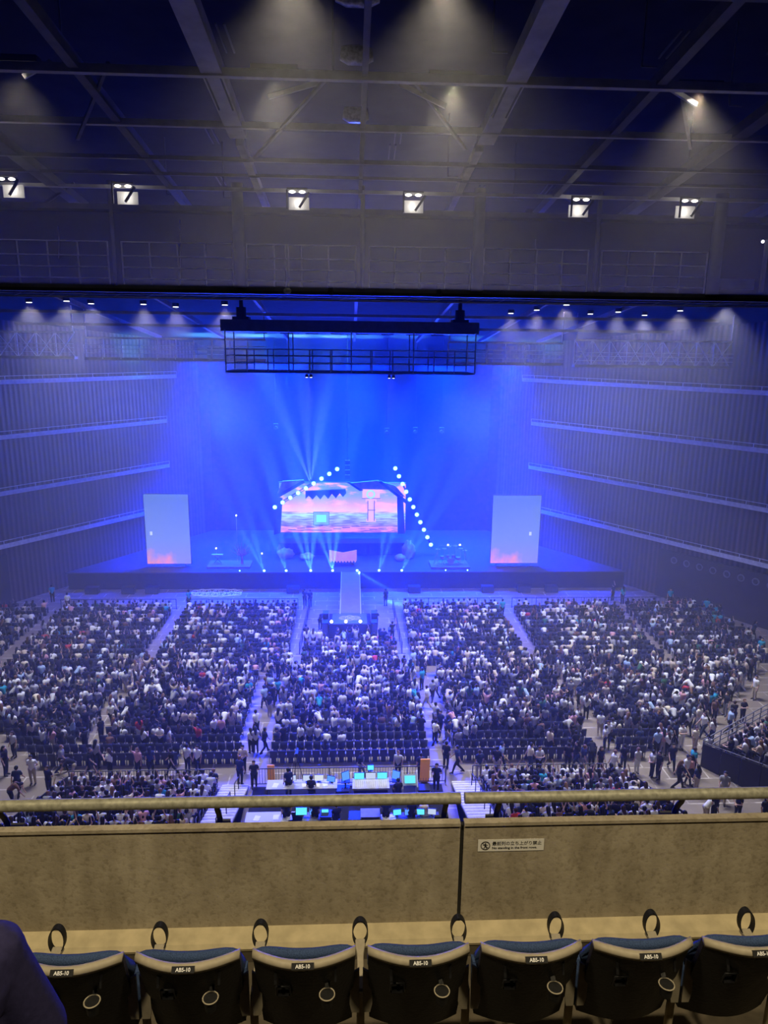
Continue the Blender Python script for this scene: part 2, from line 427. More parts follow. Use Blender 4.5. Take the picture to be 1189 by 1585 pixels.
# the sticker
t = thing('sign', 'white no-standing sticker with Japanese and English lines on the concrete parapet', 'sign', (1.022, 3.897, 21.925))
m = MB(); m.box((0, 0, 0), (.425, .002, .085)); m.build('sticker_sheet', M['paper'], t)
def text(body, size, loc, m, parent, name, align='LEFT', bold=0.0, sx=1.0):
    c = bpy.data.curves.new(name, 'FONT'); c.body = body; c.size = size; c.align_x = align; c.offset = bold
    c.extrude = 0.0002
    o = bpy.data.objects.new(name, c); COL.objects.link(o); o.data.materials.append(m)
    me = bpy.data.meshes.new_from_object(o.evaluated_get(bpy.context.evaluated_depsgraph_get())); me.name = name
    bpy.data.objects.remove(o)
    o = bpy.data.objects.new(name, me); COL.objects.link(o)
    o.parent = parent; o.location = loc; o.rotation_euler = (PI / 2, 0, 0); o.scale = (sx, 1, 1)
    return o
text('最前列の立ち上がり禁止', .031, (-.122, -.0016, .002), M['ink'], t, 'lettering', bold=.0004, sx=.935)
text('No standing in the front rows.', .0235, (-.122, -.0016, -.0265), M['ink'], t, 'lettering', bold=.0006, sx=1.0)
m = MB(); cx, rr = -.165, .028
m.tube([(cx + rr * math.cos(2 * PI * j / 28), -.0016, rr * math.sin(2 * PI * j / 28)) for j in range(28)], .0026, 5, closed=True)
m.ball((cx, -.0018, .013), (.0055, .001, .0055))
m.box((cx, -.0018, -.002), (.011, .001, .018)); m.bar((cx - .016, -.0018, .004), (cx + .016, -.0018, .004), .001, .004)
m.bar((cx - .003, -.0018, -.008), (cx - .010, -.0018, -.022), .001, .0045); m.bar((cx + .003, -.0018, -.008), (cx + .010, -.0018, -.022), .001, .0045)
m.bar((cx - .019, -.0020, .019), (cx + .019, -.0020, -.019), .001, .003)
m.build('pictogram', M['ink'], t)

# ------------------------------------------------------------------ roof steelwork
def rbeam(name_m, x, y0, y1, w, h, dz=0.0, lb=None):
    m = MB(); m.bar((x, y0, roof_z(y0) + dz), (x, y1, roof_z(y1) + dz), w, h)
    o = struct(m, 'roof_beam', name_m, lb); return o
for x, w in ((-2.80, .42), (3.35, .42)):
    o = rbeam(M['steel3'], x, 6, 19.3, w, .3)
    m = MB()
    for s in (-1, 1): m.bar((x + s * w * .36, 16.0, roof_z(16) - .16), (x + s * w * .36, 17.6, roof_z(17.6) - .16), .03, .03)
    struct(m, 'roof_beam', M['steel'])
    rbeam(M['steel3'], x - .05, 19.9, 26.0, .20, .2)
for x, w in ((-5.5, .2), (6.35, .2), (-9.0, .36), (9.45, .36), (-13.5, .3), (13.8, .3)):
    rbeam(M['steel2'], x, 7, 26.0, w, .25)
for x, w in ((-12, .2), (-6, .2), (0.3, .2), (6.3, .2), (12.3, .2), (18, .2), (-18, .2)):
    rbeam(M['steel2'], x, 26.5, 70, w, .3, 0.2)
rbeam(M['steel2'], .27, 7, 26.0, .12, .16, -.05)
for yb, w, mt in ((12.8, .14, 'steel2'), (16.0, .16, 'steel3'), (18.6, .14, 'steel3'), (20.9, .10, 'steel2'), (22.2, .08, 'steel2'), (23.5, .10, 'steel3'), (30, .2, 'steel2'), (37, .2, 'steel2'), (44, .2, 'steel2'), (51, .2, 'steel2'), (58, .2, 'steel2')):
    m = MB(); m.bar((-26, yb, roof_z(yb) - .1), (26, yb, roof_z(yb) - .1), w, w)
    struct(m, 'roof_beam', M[mt])
rnd = random.Random(5)
for i in range(26):      # short hanger rods and secondary purlins
    x = rnd.uniform(-10, 10.5); y = rnd.uniform(13.5, 25)
    m = MB()
    if i % 2: m.bar((x, y, roof_z(y) + .5), (x + .02, y + 1.1, roof_z(y + 1.1) + .5), .035, .035); m.bar((x + .16, y, roof_z(y) + .5), (x + .18, y + 1.1, roof_z(y + 1.1) + .5), .035, .035)
    else: m.bar((x, y, roof_z(y) - .05), (x, y, roof_z(y) + 1.6), .03, .03); m.bar((x, y, roof_z(y) - .05), (x + .3, y, roof_z(y) - .05), .03, .03)
    struct(m, 'roof_beam', M['steel2'])
for (x0, y0, x1, y1) in ((-4.9, 16.2, -6.6, 19.0), (-.5, 16.5, -2.5, 20), (1.2, 16.3, 2.8, 19), (6.9, 16.3, 8.3, 18.6), (-8.5, 23.9, -9.6, 24.4), (6.6, 23.9, 7.5, 24.0)):
    m = MB(); m.bar((x0, y0, roof_z(y0) + .1), (x1, y1, roof_z(y1) - .35), .07, .07); struct(m, 'roof_beam', M['steel2'])
for i, p in enumerate(NEAR_POS):     # roof lamps in front of the first cross beam
    t = thing('ceiling_lamp', ['wide ceiling lamp at the outer end of the first roof cross beam', 'wide ceiling lamp on the first cross beam just inside a broad beam', 'wide ceiling lamp on the first cross beam beside the broad roof beam', 'wide ceiling lamp on the first cross beam beyond the second broad roof beam', 'ceiling lamp above the frame top before the first broad beam', 'ceiling lamp above the frame top by the second broad beam'][i], 'lamp', p, 0, 'lamps on the first roof cross beam')
    m = MB(); m.box((0, 0, .06), (.95, .22, .12)); m.build('housing', M['steel'], t)
    m = MB(); m.box((0, -.02, -.008), (.85, .10, .012)); m.build('diffuser', mat('dim_tube', (.9, .85, .7), .5, emit=1.2), t)
for (a, b_, ly) in (((36, 119), (80, 95), NEAR_POS[0].y), ((1029, 131), (1078, 162), NEAR_POS[3].y), ((415, 150), (500, 126), NEAR_POS[1].y + .5), ((690, 165), (620, 130), NEAR_POS[2].y + .5)):
    m = MB(); m.bar(on_y(*a, ly + .1), on_y(*b_, ly + .25), .07, .09); struct(m, 'roof_beam', M['steel3'])
row2 = [(10, 277), (190, 288), (460, 297), (640, 302), (900, 309), (1068, 311)]
for i, (x, y) in enumerate(row2):
    p = on_y(x, y, 23.0)
    t = thing('floodlight', 'twin floodlight under the roof, %s along the row above the gallery, with a lit baffle' % ORD[i + 1], 'lamp', p, 0, 'twin floodlights above the gallery')
    for s in (-1, 1):
        m = MB(); m.ball((s * .15, 0, 0), (.10, .08, .04), 10, 6); m.build('lamp_head', M['lamp'], t)
    m = MB(); m.box((0, .0, .09), (.62, .05, .05)); m.build('mounting_bar', M['steel'], t)
    m = MB(); m.box((.03, .34, -.27), (.62, .03, .36)); m.build('baffle', M['steel3'], t)
    m = MB(); m.bar((.06, -.05, -.45), (.36, -.05, -.02), .05, .07); m.build('brace', M['steel'], t)
    m = MB(); m.bar((-.30, -.05, -.5), (-.30, -.05, .05), .05, .05); m.build('hanger', M['steel'], t)
    point('floodlight_light', (p.x, p.y + .12, p.z - .25), 5 * E_HOUSE, WARMW, .05)
# insulated duct run in the middle of the roof
t = thing('duct', 'silvery wrapped duct run hanging below the middle of the roof', 'duct', (0.1, 15, 30.5))
for i, (x, y, dx, dz, w) in enumerate(((0, 13.0, 0, .45, .75), (.05, 14.3, 0, .5, .75), (.02, 16.4, 0, .5, .65), (.1, 19.2, 0, .45, .6))):
    m = MB(); m.tube([(-w / 2, y - 15, roof_z(y) - 30.5 + dz), (-w / 4, y - 15, roof_z(y) - 30.5 + dz - .03), (w / 4, y - 15, roof_z(y) - 30.5 + dz - .03), (w / 2, y - 15, roof_z(y) - 30.5 + dz)], [.13, .18, .18, .13], 10)
    m.build('duct_section', mat('silver_wrap', (.5, .5, .55), .35, .7, noise=.4, nscale=14, bump=.6), t)

# ------------------------------------------------------------------ gallery bridge across the hall (Y = 24)
YB = 24.0
m = MB(); m.box((0, 25.2, 28.0), (46, .1, 2.55)); struct(m, 'wall_gallery', M['drape'])
m = MB(); m.box((0, YB + .55, 26.72), (46, 1.3, .10)); struct(m, 'floor_gallery', M['steel'])
m = MB(); m.box((0, YB, 26.83), (46, .04, .16)); struct(m, 'trim_11', M['steel2'])
m = MB(); m.box((0, YB + .35, 29.22), (46, .5, .14)); m.box((0, YB + .1, 29.30), (46, .03, .02)); struct(m, 'trim_12', M['steel2'])
m = MB()
for z in (26.62, 26.50): m.tube([(-23, YB - .05, z), (23, YB - .05, z)], .025, 6)
for i in range(40): m.bar((-20 + i * 1.03, YB - .05, 26.5), (-20 + i * 1.03 + .35, YB - .05, 26.62), .02, .02)
struct(m, 'trim_13', M['steel3'])
cols = [(-7.45, .12), (-3.55, .36), (.35, .14), (4.05, .36), (7.9, .14), (11.85, .40), (-11.6, .36), (15.8, .36)]
for x, w in cols:
    m = MB(); m.tube([(x, YB - .12, 26.85), (x, YB - .12, roof_z(24) + .2)], w / 2, 12)
    struct(m, 'roof_column', M['steel2'])
xs = [c[0] for c in sorted(cols)]
for i in range(len(xs) - 1):        # a railing per bay
    x0, x1 = xs[i] + .22, xs[i + 1] - .22
    if x1 > 15.5: continue
    t = thing('guard_railing', 'four-bar pipe railing in the %s bay of the dark gallery bridge' % ORD[i + 1], 'railing', ((x0 + x1) / 2, YB - .02, 26.9), 0, 'railings of the gallery bridge')
    w = x1 - x0
    for z in (.18, .52, .86, 1.28):
        m = MB(); m.tube([(-w / 2, 0, z), (w / 2, 0, z)], .022, 6); m.build('rail', M['steel3'], t)
    n = max(2, round(w / .92))
    for j in range(n + 1):
        m = MB(); m.tube([(-w / 2 + j * w / n, .02, 0), (-w / 2 + j * w / n, .02, 1.30)], .030, 6); m.build('post', M['steel3'], t)
for px, top, bot, lb in ((278, 340, 440, 'thin pale cable hanging down the gallery curtain by the second bay'), (90, 350, 400, 'thin pale cable hanging down the gallery curtain in the outer bay'), (829, 370, 450, 'thin pale cable hanging down the gallery curtain past the broad column')):
    p, q = on_y(px, top, 25.1), on_y(px + 1, bot, 25.1)
    m = MB(); m.tube([p, (p + q) / 2 + Vector((.02, 0, 0)), q], .016, 6); o = m.build('cable', M['white']); tag(o, lb, 'cable')
p = on_y(445, 378, 23.9); q = on_y(445, 448, 23.9)
t = thing('lighting_pole', 'pale twin-tube lighting pole clamped on the gallery railing beside the broad column', 'pole', (q.x, q.y, q.z))
m = MB(); m.tube([(-.05, 0, 0), (-.05, 0, p.z - q.z)], .02, 6); m.build('tube', M['steel3'], t)
m = MB(); m.tube([(.05, 0, 0), (.05, 0, p.z - q.z)], .02, 6); m.build('tube', M['steel3'], t)
m = MB(); m.ball((0, -.05, -.05), (.13, .1, .1)); m.build('clamp', M['steel3'], t)
for px, lb in ((512, 'small dark moving-head lamp hanging under the gallery edge'), (680, 'small dark lamp clamped under the gallery edge past the middle')):
    p = on_y(px, 449, 23.85)
    t = thing('stage_lamp', lb, 'lamp', p)
    m = MB(); m.box((0, 0, .08), (.16, .12, .1)); m.build('base', M['black'], t)
    m = MB(); m.ball((0, 0, -.06), (.09, .1, .11)); m.build('lamp_head', M['steel'], t)
# door opening at the right-hand end of the gallery
p = on_y(1150, 410, 24.9)
m = MB(); m.box((p.x, 25.05, 27.95), (1.9, .12, 2.3)); struct(m, 'door_1', M['darkwall'])
m = MB(); m.box((p.x - .95, 24.97, 27.95), (.14, .12, 2.3)); m.box((p.x - .1, 24.95, 27.3), (1.2, .06, .35)); m.box((p.x + .75, 24.9, 27.9), (.12, .1, 1.7)); struct(m, 'trim_14', M['steel3'])
p = on_y(1181, 374, 24.7)
t = thing('wall_lamp', 'small bright lamp beside the dark gallery doorway', 'lamp', p)
m = MB(); m.ball((0, 0, 0), .05); m.build('bulb', M['lampcool'], t)
m = MB(); m.box((0, .06, .05), (.12, .06, .08)); m.build('bracket', M['steel'], t)

# ------------------------------------------------------------------ far house lamps and side truss catwalks
for i, p in enumerate(HOUSE_POS):
    side = 'plain white wall screen with the thin notch' if i < 6 else ''
    lb = ('recessed downlight over the %s, %s from the outer wall' % (('blocks by the steps' if i < 6 else 'blocks by the walkway'), ORD[i + 1 if i < 6 else 14 - i]))
    t = thing('downlight', lb, 'lamp', p, 0, 'downlights over the arena')
    m = MB(); m.cyl((0, 0, .12), .22, .24, 14); m.build('housing', M['steel'], t)
    m = MB(); m.cyl((0, 0, -.01), .17, .02, 14); m.build('lens', M['lampcool'], t)
def truss(x0, x1, y, z0, z1, zig, label):
    t = thing('truss_catwalk', label, 'catwalk', ((x0 + x1) / 2, y, z0)); w = x1 - x0; h = z1 - z0
    m = MB(); m.bar((-w / 2, 0, 0), (w / 2, 0, 0), .8, .22); m.build('walkway_deck', M['steel2'], t)
    m = MB(); m.bar((-w / 2, 0, h), (w / 2, 0, h), .14, .14); m.build('top_chord', M['steel3'], t)
    for z in (.45, .8, 1.1):
        m = MB(); m.bar((-w / 2, -.4, z), (w / 2, -.4, z), .05, .05); m.build('rail', M['steel3'], t)
    n = max(2, round(w / 1.5))
    for j in range(n):
        xa, xb = -w / 2 + j * w / n, -w / 2 + (j + 1) * w / n
        if zig:
            m = MB(); m.bar((xa, 0, 0), (xa, 0, h), .08, .08); m.bar((xa, 0, 0), (xb, 0, h), .07, .07); m.bar((xb, 0, 0), (xa, 0, h), .05, .05); m.build('lattice', M['steel3'], t)
        else:
            m = MB(); m.bar((xa, 0, 0), (xa, 0, h), .08, .08); m.build('hanger', M['steel3'], t)
            m = MB(); m.bar((xa, -.4, 0), (xa, -.4, 1.1), .05, .05); m.build('post', M['steel3'], t)
    for xx in (-w / 2 + .1, w / 2 - .1):
        m = MB(); m.bar((xx, 0, h), (xx, 0, zc(y) - z0 + .05), .07, .07); m.build('hanger', M['steel3'], t)
truss(-33, -22.3, 60, 24.0, 26.0, True, 'pale cross-braced truss catwalk by the outer wall with white wall streaks')
truss(-21.5, -7.0, 60, 23.95, 25.6, False, 'pale railed catwalk reaching from the cross-braced truss to the hanging bridge')
truss(8.0, 17.6, 60, 23.9, 25.6, False, 'pale railed catwalk next to the hanging bridge above the bigger brown wall')
truss(18.6, 32.0, 60, 23.8, 25.9, True, 'pale cross-braced truss catwalk above the brown slatted wall')

# central hanging lighting bridge (Y = 40)
t = thing('lighting_bridge', 'long open lighting bridge with railings hanging above the middle of the arena', 'bridge', (0, 40, 23.7))
def P(px, py, y=40.0): v = on_y(px, py, y); return Vector((v.x, v.y - 40, v.z - 23.7))
m = MB(); m.box((-.03, 1.5, 2.45), (14.1, 3.0, .62)); m.build('roof_box', M['steel2'], t)
m = MB(); m.box((-.03, 1.5, -.02), (13.8, 3.0, .09)); m.build('walkway_deck', M['steel2'], t)
for yy, nm in ((0.0, 0), (3.0, 1)):
    for z in (.45, .85, 1.2):
        m = MB(); m.tube([(-6.9, yy, z), (6.85, yy, z)], .028, 6); m.build('rail', M['steel3'], t)
for i in range(13):
    x = -6.85 + i * 13.7 / 12
    m = MB(); m.tube([(x, 0, 0), (x, 0, 2.2 if i % 3 == 0 else 1.22)], .035, 6); m.build('post', M['steel3'], t)
    m = MB(); m.tube([(x, 3.0, 0), (x, 3.0, 2.2 if i % 3 == 0 else 1.22)], .035, 6)
    m.build('post', M['steel3'], t)
for x in (-6.15, 6.15):
    m = MB(); m.cyl((x, 1.5, 3.1), .28, .75, 14); m.box((x, 1.5, 2.85), (.9, .9, .2)); m.tube([(x, 1.5, 3.4), (x, 1.5, zc(41.5) - 23.7 + .05)], .12, 8); m.build('hoist', M['steel'], t)
m = MB()
for i in range(8): m.box((-5 + i * 1.4, .7, 2.08), (.7, .08, .05))
m.build('light_strip', M['steel3'], t)
for (px, lb) in ((478, 'twin white spotlight under the hanging bridge, nearer the sunset screen side rail'), (606, 'twin white spotlight under the hanging bridge, nearer its far end')):
    p = on_y(px, 579, 40.2); p.z = 23.7 - .10 - .17
    q = thing('spotlight', lb, 'lamp', p)
    for s in (-1, 1):
        m = MB(); m.tube([(s * .12, 0, .16), (s * .12, .03, 0)], [.07, .1], 10); m.build('lamp_body', M['black'], q)
        m = MB(); m.ball((s * .12, .035, -.01), (.07, .07, .03)); m.build('lens', M['lampcool'], q)
    spot('bridge_spot', (p.x, p.y + .05, p.z - .06), (p.x * 1.15, p.y + 14, 0), 4000 * E_HOUSE, (.75, .85, 1.0), 20, .7, .05)


# haze: thick over the arena and stage, and a pool of it under the near roof
def haze_mat(name, dens):
    hz = bpy.data.materials.new(name); hz.use_nodes = True
    nt = hz.node_tree; nt.nodes.clear()
    vs = nt.nodes.new('ShaderNodeVolumeScatter'); out = nt.nodes.new('ShaderNodeOutputMaterial')
    vs.inputs['Color'].default_value = (1, 1, 1, 1); vs.inputs['Density'].default_value = dens; vs.inputs['Anisotropy'].default_value = 0.25
    nt.links.new(vs.outputs[0], out.inputs['Volume']); hz.cycles.homogeneous_volume = True
    return hz
m = MB()
y0 = 26.0
vb = [(-wall_x(y0) + .3, y0, .02), (wall_x(y0) - .3, y0, .02), (wall_x(90) - .05, 90, .02), (wall_x(90) - .05, 95.9, .02), (-wall_x(90) + .05, 95.9, .02), (-wall_x(90) + .05, 90, .02)]
vt = [(x, y, zc(y) - .05) for x, y, z in vb]
m.add(vb + vt, [(5, 4, 3, 2, 1, 0), (6, 7, 8, 9, 10, 11)] + [(i, (i + 1) % 6, (i + 1) % 6 + 6, i + 6) for i in range(6)])
o = m.build('haze', haze_mat('stage_haze', 0.0038)); o['kind'] = 'structure'; o['label'] = 'blue-lit haze filling the hall above the crowd'
m = MB()
q = [(9.0, 25.75), (25.1, 26.95), (25.1, roof_z(25) + 1.4), (9.0, roof_z(9) + 1.4)]
m.add([(x, y, z) for x in (-20, 20) for (y, z) in q], [(3, 2, 1, 0), (4, 5, 6, 7)] + [(i, (i + 1) % 4, (i + 1) % 4 + 4, i + 4) for i in range(4)])
o = m.build('haze', haze_mat('roof_haze', 0.0085)); o['kind'] = 'structure'; o['label'] = 'thin haze hanging under the dark roof steelwork'
# ------------------------------------------------------------------ stage
DZ = 1.9
t = thing('stage_platform', 'wide dark stage platform across the far end of the arena', 'stage', (0, 72, 0))
def trap(m, y0, y1, z0, z1, g):
    v = [(-wall_x(72 + y0) + g, y0), (wall_x(72 + y0) - g, y0), (wall_x(72 + y1) - g, y1), (-wall_x(72 + y1) + g, y1)]
    m.prism(v, z1 - z0, Matrix.Translation((0, 0, z0)))
m = MB(); trap(m, 0, 17.8, DZ - .12, DZ, 1.2); m.build('deck', M['deck'], t)
m = MB(); trap(m, .15, 17.7, 0, DZ - .12, 1.3); m.build('skirt', M['drape'], t)
def sky_screen_mat(name, flip):
    m = bpy.data.materials.new(name); m.use_nodes = True
    nt = m.node_tree; nt.nodes.clear(); L = nt.links.new
    tc = nt.nodes.new('ShaderNodeTexCoord'); sp = nt.nodes.new('ShaderNodeSeparateXYZ')
    L(tc.outputs['Generated'], sp.inputs[0])
    rp = nt.nodes.new('ShaderNodeValToRGB'); e = rp.color_ramp.elements
    e[0].position = 0.0; e[0].color = (.30, .30, .86, 1); e[1].position = 1.0; e[1].color = (.10, .22, .62, 1)
    q = e.new(.35); q.color = (.20, .31, .82, 1)
    L(sp.outputs['Z'], rp.inputs[0])
    n = nt.nodes.new('ShaderNodeTexNoise'); n.inputs['Scale'].default_value = 3.2; n.inputs['Detail'].default_value = 6
    L(tc.outputs['Generated'], n.inputs[0])
    # pink cloud in the lower corner
    a = nt.nodes.new('ShaderNodeMath'); a.operation = 'MULTIPLY_ADD'
    a.inputs[1].default_value = -1.5; L(sp.outputs['Z'], a.inputs[0]); L(n.outputs['Fac'], a.inputs[2])
    b = nt.nodes.new('ShaderNodeMath'); b.operation = 'MULTIPLY_ADD'; b.inputs[1].default_value = -.42
    L(sp.outputs['X'], b.inputs[0]); L(a.outputs[0], b.inputs[2])
    cr = nt.nodes.new('ShaderNodeValToRGB'); cr.color_ramp.elements[0].position = .13; cr.color_ramp.elements[1].position = .42
    L(b.outputs[0], cr.inputs[0])
    mx = nt.nodes.new('ShaderNodeMixRGB'); mx.inputs[2].default_value = (.95, .34, .50, 1)
    L(cr.outputs[0], mx.inputs[0]); L(rp.outputs[0], mx.inputs[1])
    em = nt.nodes.new('ShaderNodeEmission'); em.inputs[1].default_value = 0.95
    o = nt.nodes.new('ShaderNodeOutputMaterial'); L(mx.outputs[0], em.inputs[0]); L(em.outputs[0], o.inputs[0])
    return m
SK = sky_screen_mat('sky_picture', 0)
def side_screen(pl, label, mark):
    a, b = on_y(pl[0], pl[2], 74.0), on_y(pl[1], pl[3], 74.0)
    w, h = b.x - a.x, a.z - b.z
    t = thing('video_screen', label, 'screen', ((a.x + b.x) / 2, 74, b.z), 0, 'side screens')
    m = MB(); m.box((0, .12, h / 2), (w + .1, .16, h + .1)); m.build('housing', M['black'], t)
    m = MB(); m.add([(-w / 2, 0, 0), (w / 2, 0, 0), (w / 2, 0, h), (-w / 2, 0, h), (-w / 2, .05, 0), (w / 2, .05, 0), (w / 2, .05, h), (-w / 2, .05, h)], [(0, 1, 2, 3), (7, 6, 5, 4), (0, 4, 5, 1), (1, 5, 6, 2), (2, 6, 7, 3), (3, 7, 4, 0)])
    m.build('display', SK, t)
    c = on_y(mark[0], mark[1], 74)
    m = MB(); m.box((c.x - t.location.x, -.012, c.z - b.z), (.26, .01, .40)); m.build('picture_mark', emissive('pale_mark', (.75, .85, 1), .9), t)
    for s in (-1, 1):
        m = MB(); m.tube([(s * w * .36, .35, DZ - b.z), (s * w * .36, .35, h)], .06, 6); m.build('support_pole', M['steel'], t)
side_screen((221.5, 296, 765, 872.5), 'tall video screen of pale sky beside the bare stage tree', (234, 825.5))
side_screen((764, 832, 767, 871.5), 'tall video screen of pale sky beyond the drum kit', (821, 826))

def sea_picture():
    m = bpy.data.materials.new('sunset_sea_picture'); m.use_nodes = True
    nt = m.node_tree; nt.nodes.clear(); L = nt.links.new
    tc = nt.nodes.new('ShaderNodeTexCoord'); sp = nt.nodes.new('ShaderNodeSeparateXYZ'); L(tc.outputs['Generated'], sp.inputs[0])
    base = nt.nodes.new('ShaderNodeValToRGB'); e = base.color_ramp.elements
    e[0].position = 0; e[0].color = (.80, .26, .30, 1); e[1].position = 1; e[1].color = (.10, .22, .85, 1)
    for p, c in ((.10, (.75, .30, .45, 1)), (.16, (.35, .30, .65, 1)), (.26, (.42, .50, .85, 1)), (.36, (.45, .75, .95, 1)), (.42, (.80, .55, .75, 1)), (.55, (.70, .38, .75, 1)), (.75, (.20, .32, .95, 1))):
        q = e.new(p); q.color = c
    L(sp.outputs['Z'], base.inputs[0])
    mp = nt.nodes.new('ShaderNodeMapping'); mp.inputs['Scale'].default_value = (5, 1, 22); L(tc.outputs['Generated'], mp.inputs[0])
    n = nt.nodes.new('ShaderNodeTexNoise'); n.inputs['Scale'].default_value = 1.6; n.inputs['Detail'].default_value = 6; n.inputs['Distortion'].default_value = .6
    L(mp.outputs[0], n.inputs[0])
    st = nt.nodes.new('ShaderNodeValToRGB'); st.color_ramp.elements[0].position = .40; st.color_ramp.elements[0].color = (.06, .06, .18, 1)
    st.color_ramp.elements[1].position = .56; st.color_ramp.elements[1].color = (1, 1, 1, 1)
    L(n.outputs['Fac'], st.inputs[0])
    lo = nt.nodes.new('ShaderNodeMath'); lo.operation = 'LESS_THAN'; lo.inputs[1].default_value = .42; L(sp.outputs['Z'], lo.inputs[0])
    f = nt.nodes.new('ShaderNodeMath'); f.operation = 'MULTIPLY'; f.inputs[1].default_value = .72; L(lo.outputs[0], f.inputs[0])
    mx = nt.nodes.new('ShaderNodeMixRGB'); mx.blend_type = 'MULTIPLY'; L(f.outputs[0], mx.inputs[0]); L(base.outputs[0], mx.inputs[1]); L(st.outputs[0], mx.inputs[2])
    # pink clouds above the horizon
    mp2 = nt.nodes.new('ShaderNodeMapping'); mp2.inputs['Scale'].default_value = (5, 1, 6); L(tc.outputs['Generated'], mp2.inputs[0])
    n2 = nt.nodes.new('ShaderNodeTexNoise'); n2.inputs['Scale'].default_value = 1.1; n2.inputs['Detail'].default_value = 5; L(mp2.outputs[0], n2.inputs[0])
    c2 = nt.nodes.new('ShaderNodeValToRGB'); c2.color_ramp.elements[0].position = .50; c2.color_ramp.elements[1].position = .60; L(n2.outputs['Fac'], c2.inputs[0])
    hi = nt.nodes.new('ShaderNodeMath'); hi.operation = 'GREATER_THAN'; hi.inputs[1].default_value = .42; L(sp.outputs['Z'], hi.inputs[0])
    f2 = nt.nodes.new('ShaderNodeMath'); f2.operation = 'MULTIPLY'; L(hi.outputs[0], f2.inputs[0]); L(c2.outputs[0], f2.inputs[1])
    mx2 = nt.nodes.new('ShaderNodeMixRGB'); mx2.inputs[2].default_value = (1.0, .42, .55, 1); L(f2.outputs[0], mx2.inputs[0]); L(mx.outputs[0], mx2.inputs[1])
    em = nt.nodes.new('ShaderNodeEmission'); em.inputs[1].default_value = 1.4
    o = nt.nodes.new('ShaderNodeOutputMaterial'); L(mx2.outputs[0], em.inputs[0]); L(em.outputs[0], o.inputs[0])
    return m
YS = 80.0
def sp(px, py, y=YS): return on_y(px, py, y)
a, b = sp(432, 747), sp(627, 824)
t = thing('video_wall', 'wide glowing video wall showing a pink sunset over a streaked sea', 'screen', ((a.x + b.x) / 2, YS, b.z))
w, h = b.x - a.x, a.z - b.z
m = MB(); m.box((0, .2, h / 2), (w + .1, .3, h + .1)); m.build('housing', M['black'], t)
m = MB(); m.box((0, .02, h / 2), (w, .03, h)); m.build('display', sea_picture(), t)
O = t.location
INKE = emissive('picture_ink', (.05, .06, .22), .8)
def flat(px0, py0, px1, py1): 
    p, q = sp(px0, py0), sp(px1, py1); return (p.x - O.x, q.x - O.x, q.z - O.z, p.z - O.z)
def pic(name, rects, mt, dy=-.02):
    m = MB()
    for r in rects:
        x0, x1, z0, z1 = flat(*r); m.box(((x0 + x1) / 2, dy, (z0 + z1) / 2), (x1 - x0, .01, z1 - z0))
    m.build(name, mt, t)
pic('picture_television', [(486, 793, 509, 812)], emissive('pic_frame', (.22, .40, .75), 1.1), -.02)
pic('picture_screen', [(490, 797, 505, 808)], emissive('pic_screen', (.20, .95, .85), 1.3), -.03)
pic('picture_tower', [(570, 775, 579, 806), (566, 772, 583, 777), (567, 803, 582, 808), (561, 757, 588, 771)], emissive('pic_tower', (.75, .45, .85), 1.4), -.02)
m = MB(); c = sp(574, 765)
m.tube([(c.x - O.x + .42 * math.cos(2 * PI * j / 20), -.04, c.z - O.z + .42 * math.sin(2 * PI * j / 20)) for j in range(20)], .10, 6, closed=True); m.build('picture_dial', emissive('pic_dial', (.35, .85, 1), 1.2), t)
pic('picture_line', [(432 + i * 14, 812 + (i * 7) % 9, 444 + i * 14, 813 + (i * 7) % 9) for i in range(12)] + [(560, 771, 589, 772), (569, 789, 581, 790), (569, 775, 570, 806), (579, 775, 580, 806), (485, 792, 510, 793), (485, 812, 510, 813), (485, 792, 486, 813), (509, 792, 510, 813)], INKE, -.045)

# set pieces round the video wall
PINKW = mat('faded_pink_timber', (.62, .36, .42), .7, noise=.3, nscale=2)
DARKW = mat('dark_set_timber', (.06, .05, .08), .7, noise=.2, nscale=2)
def poly_thing(name, label, cat, polys, y, th, mats, group=None):
    cx = sum(p[0] for p in polys[0][1]) / len(polys[0][1]); cyy = max(p[1] for p in polys[0][1])
    o = on_y(cx, cyy, y); t = thing(name, label, cat, o, 0, group)
    for k, (pn, pts) in enumerate(polys):
        v = [on_y(px, py, y) - o for px, py in pts]; n = len(v); d = Vector((0, th, 0)); off = Vector((0, -.06 * k, 0))
        m = MB(); m.add([p + off for p in v] + [p + off + d for p in v], [tuple(range(n)), tuple(range(2 * n - 1, n - 1, -1))] + [(i, i + n, (i + 1) % n + n, (i + 1) % n) for i in range(n)])
        m.build(pn, mats[k], t)
    return t
poly_thing('stage_roof', 'tilted shanty roof of pink boards over the corner of the video wall by the tree', 'set piece', [('roof_panel', [(429, 764), (437, 745), (470, 743), (444, 763)]), ('ridge_board', [(429, 766), (470, 743), (472, 747), (432, 770)]), ('fringe', [(473, 760), (535, 757), (536, 763), (531, 769), (526, 763), (520, 771), (514, 764), (508, 772), (502, 765), (496, 773), (490, 766), (484, 773), (478, 767), (473, 772)])], 79.4, .35, [PINKW, DARKW, DARKW])
poly_thing('stage_roof', 'tilted shanty roof of pink boards over the corner of the video wall by the drums', 'set piece', [('roof_panel', [(540, 748), (585, 744), (612, 752), (628, 770), (600, 758), (560, 757)]), ('ridge_board', [(536, 746), (541, 746), (562, 759), (557, 760)]), ('eave_board', [(585, 745), (590, 744), (634, 778), (630, 781)])], 79.4, .35, [PINKW, DARKW, DARKW])
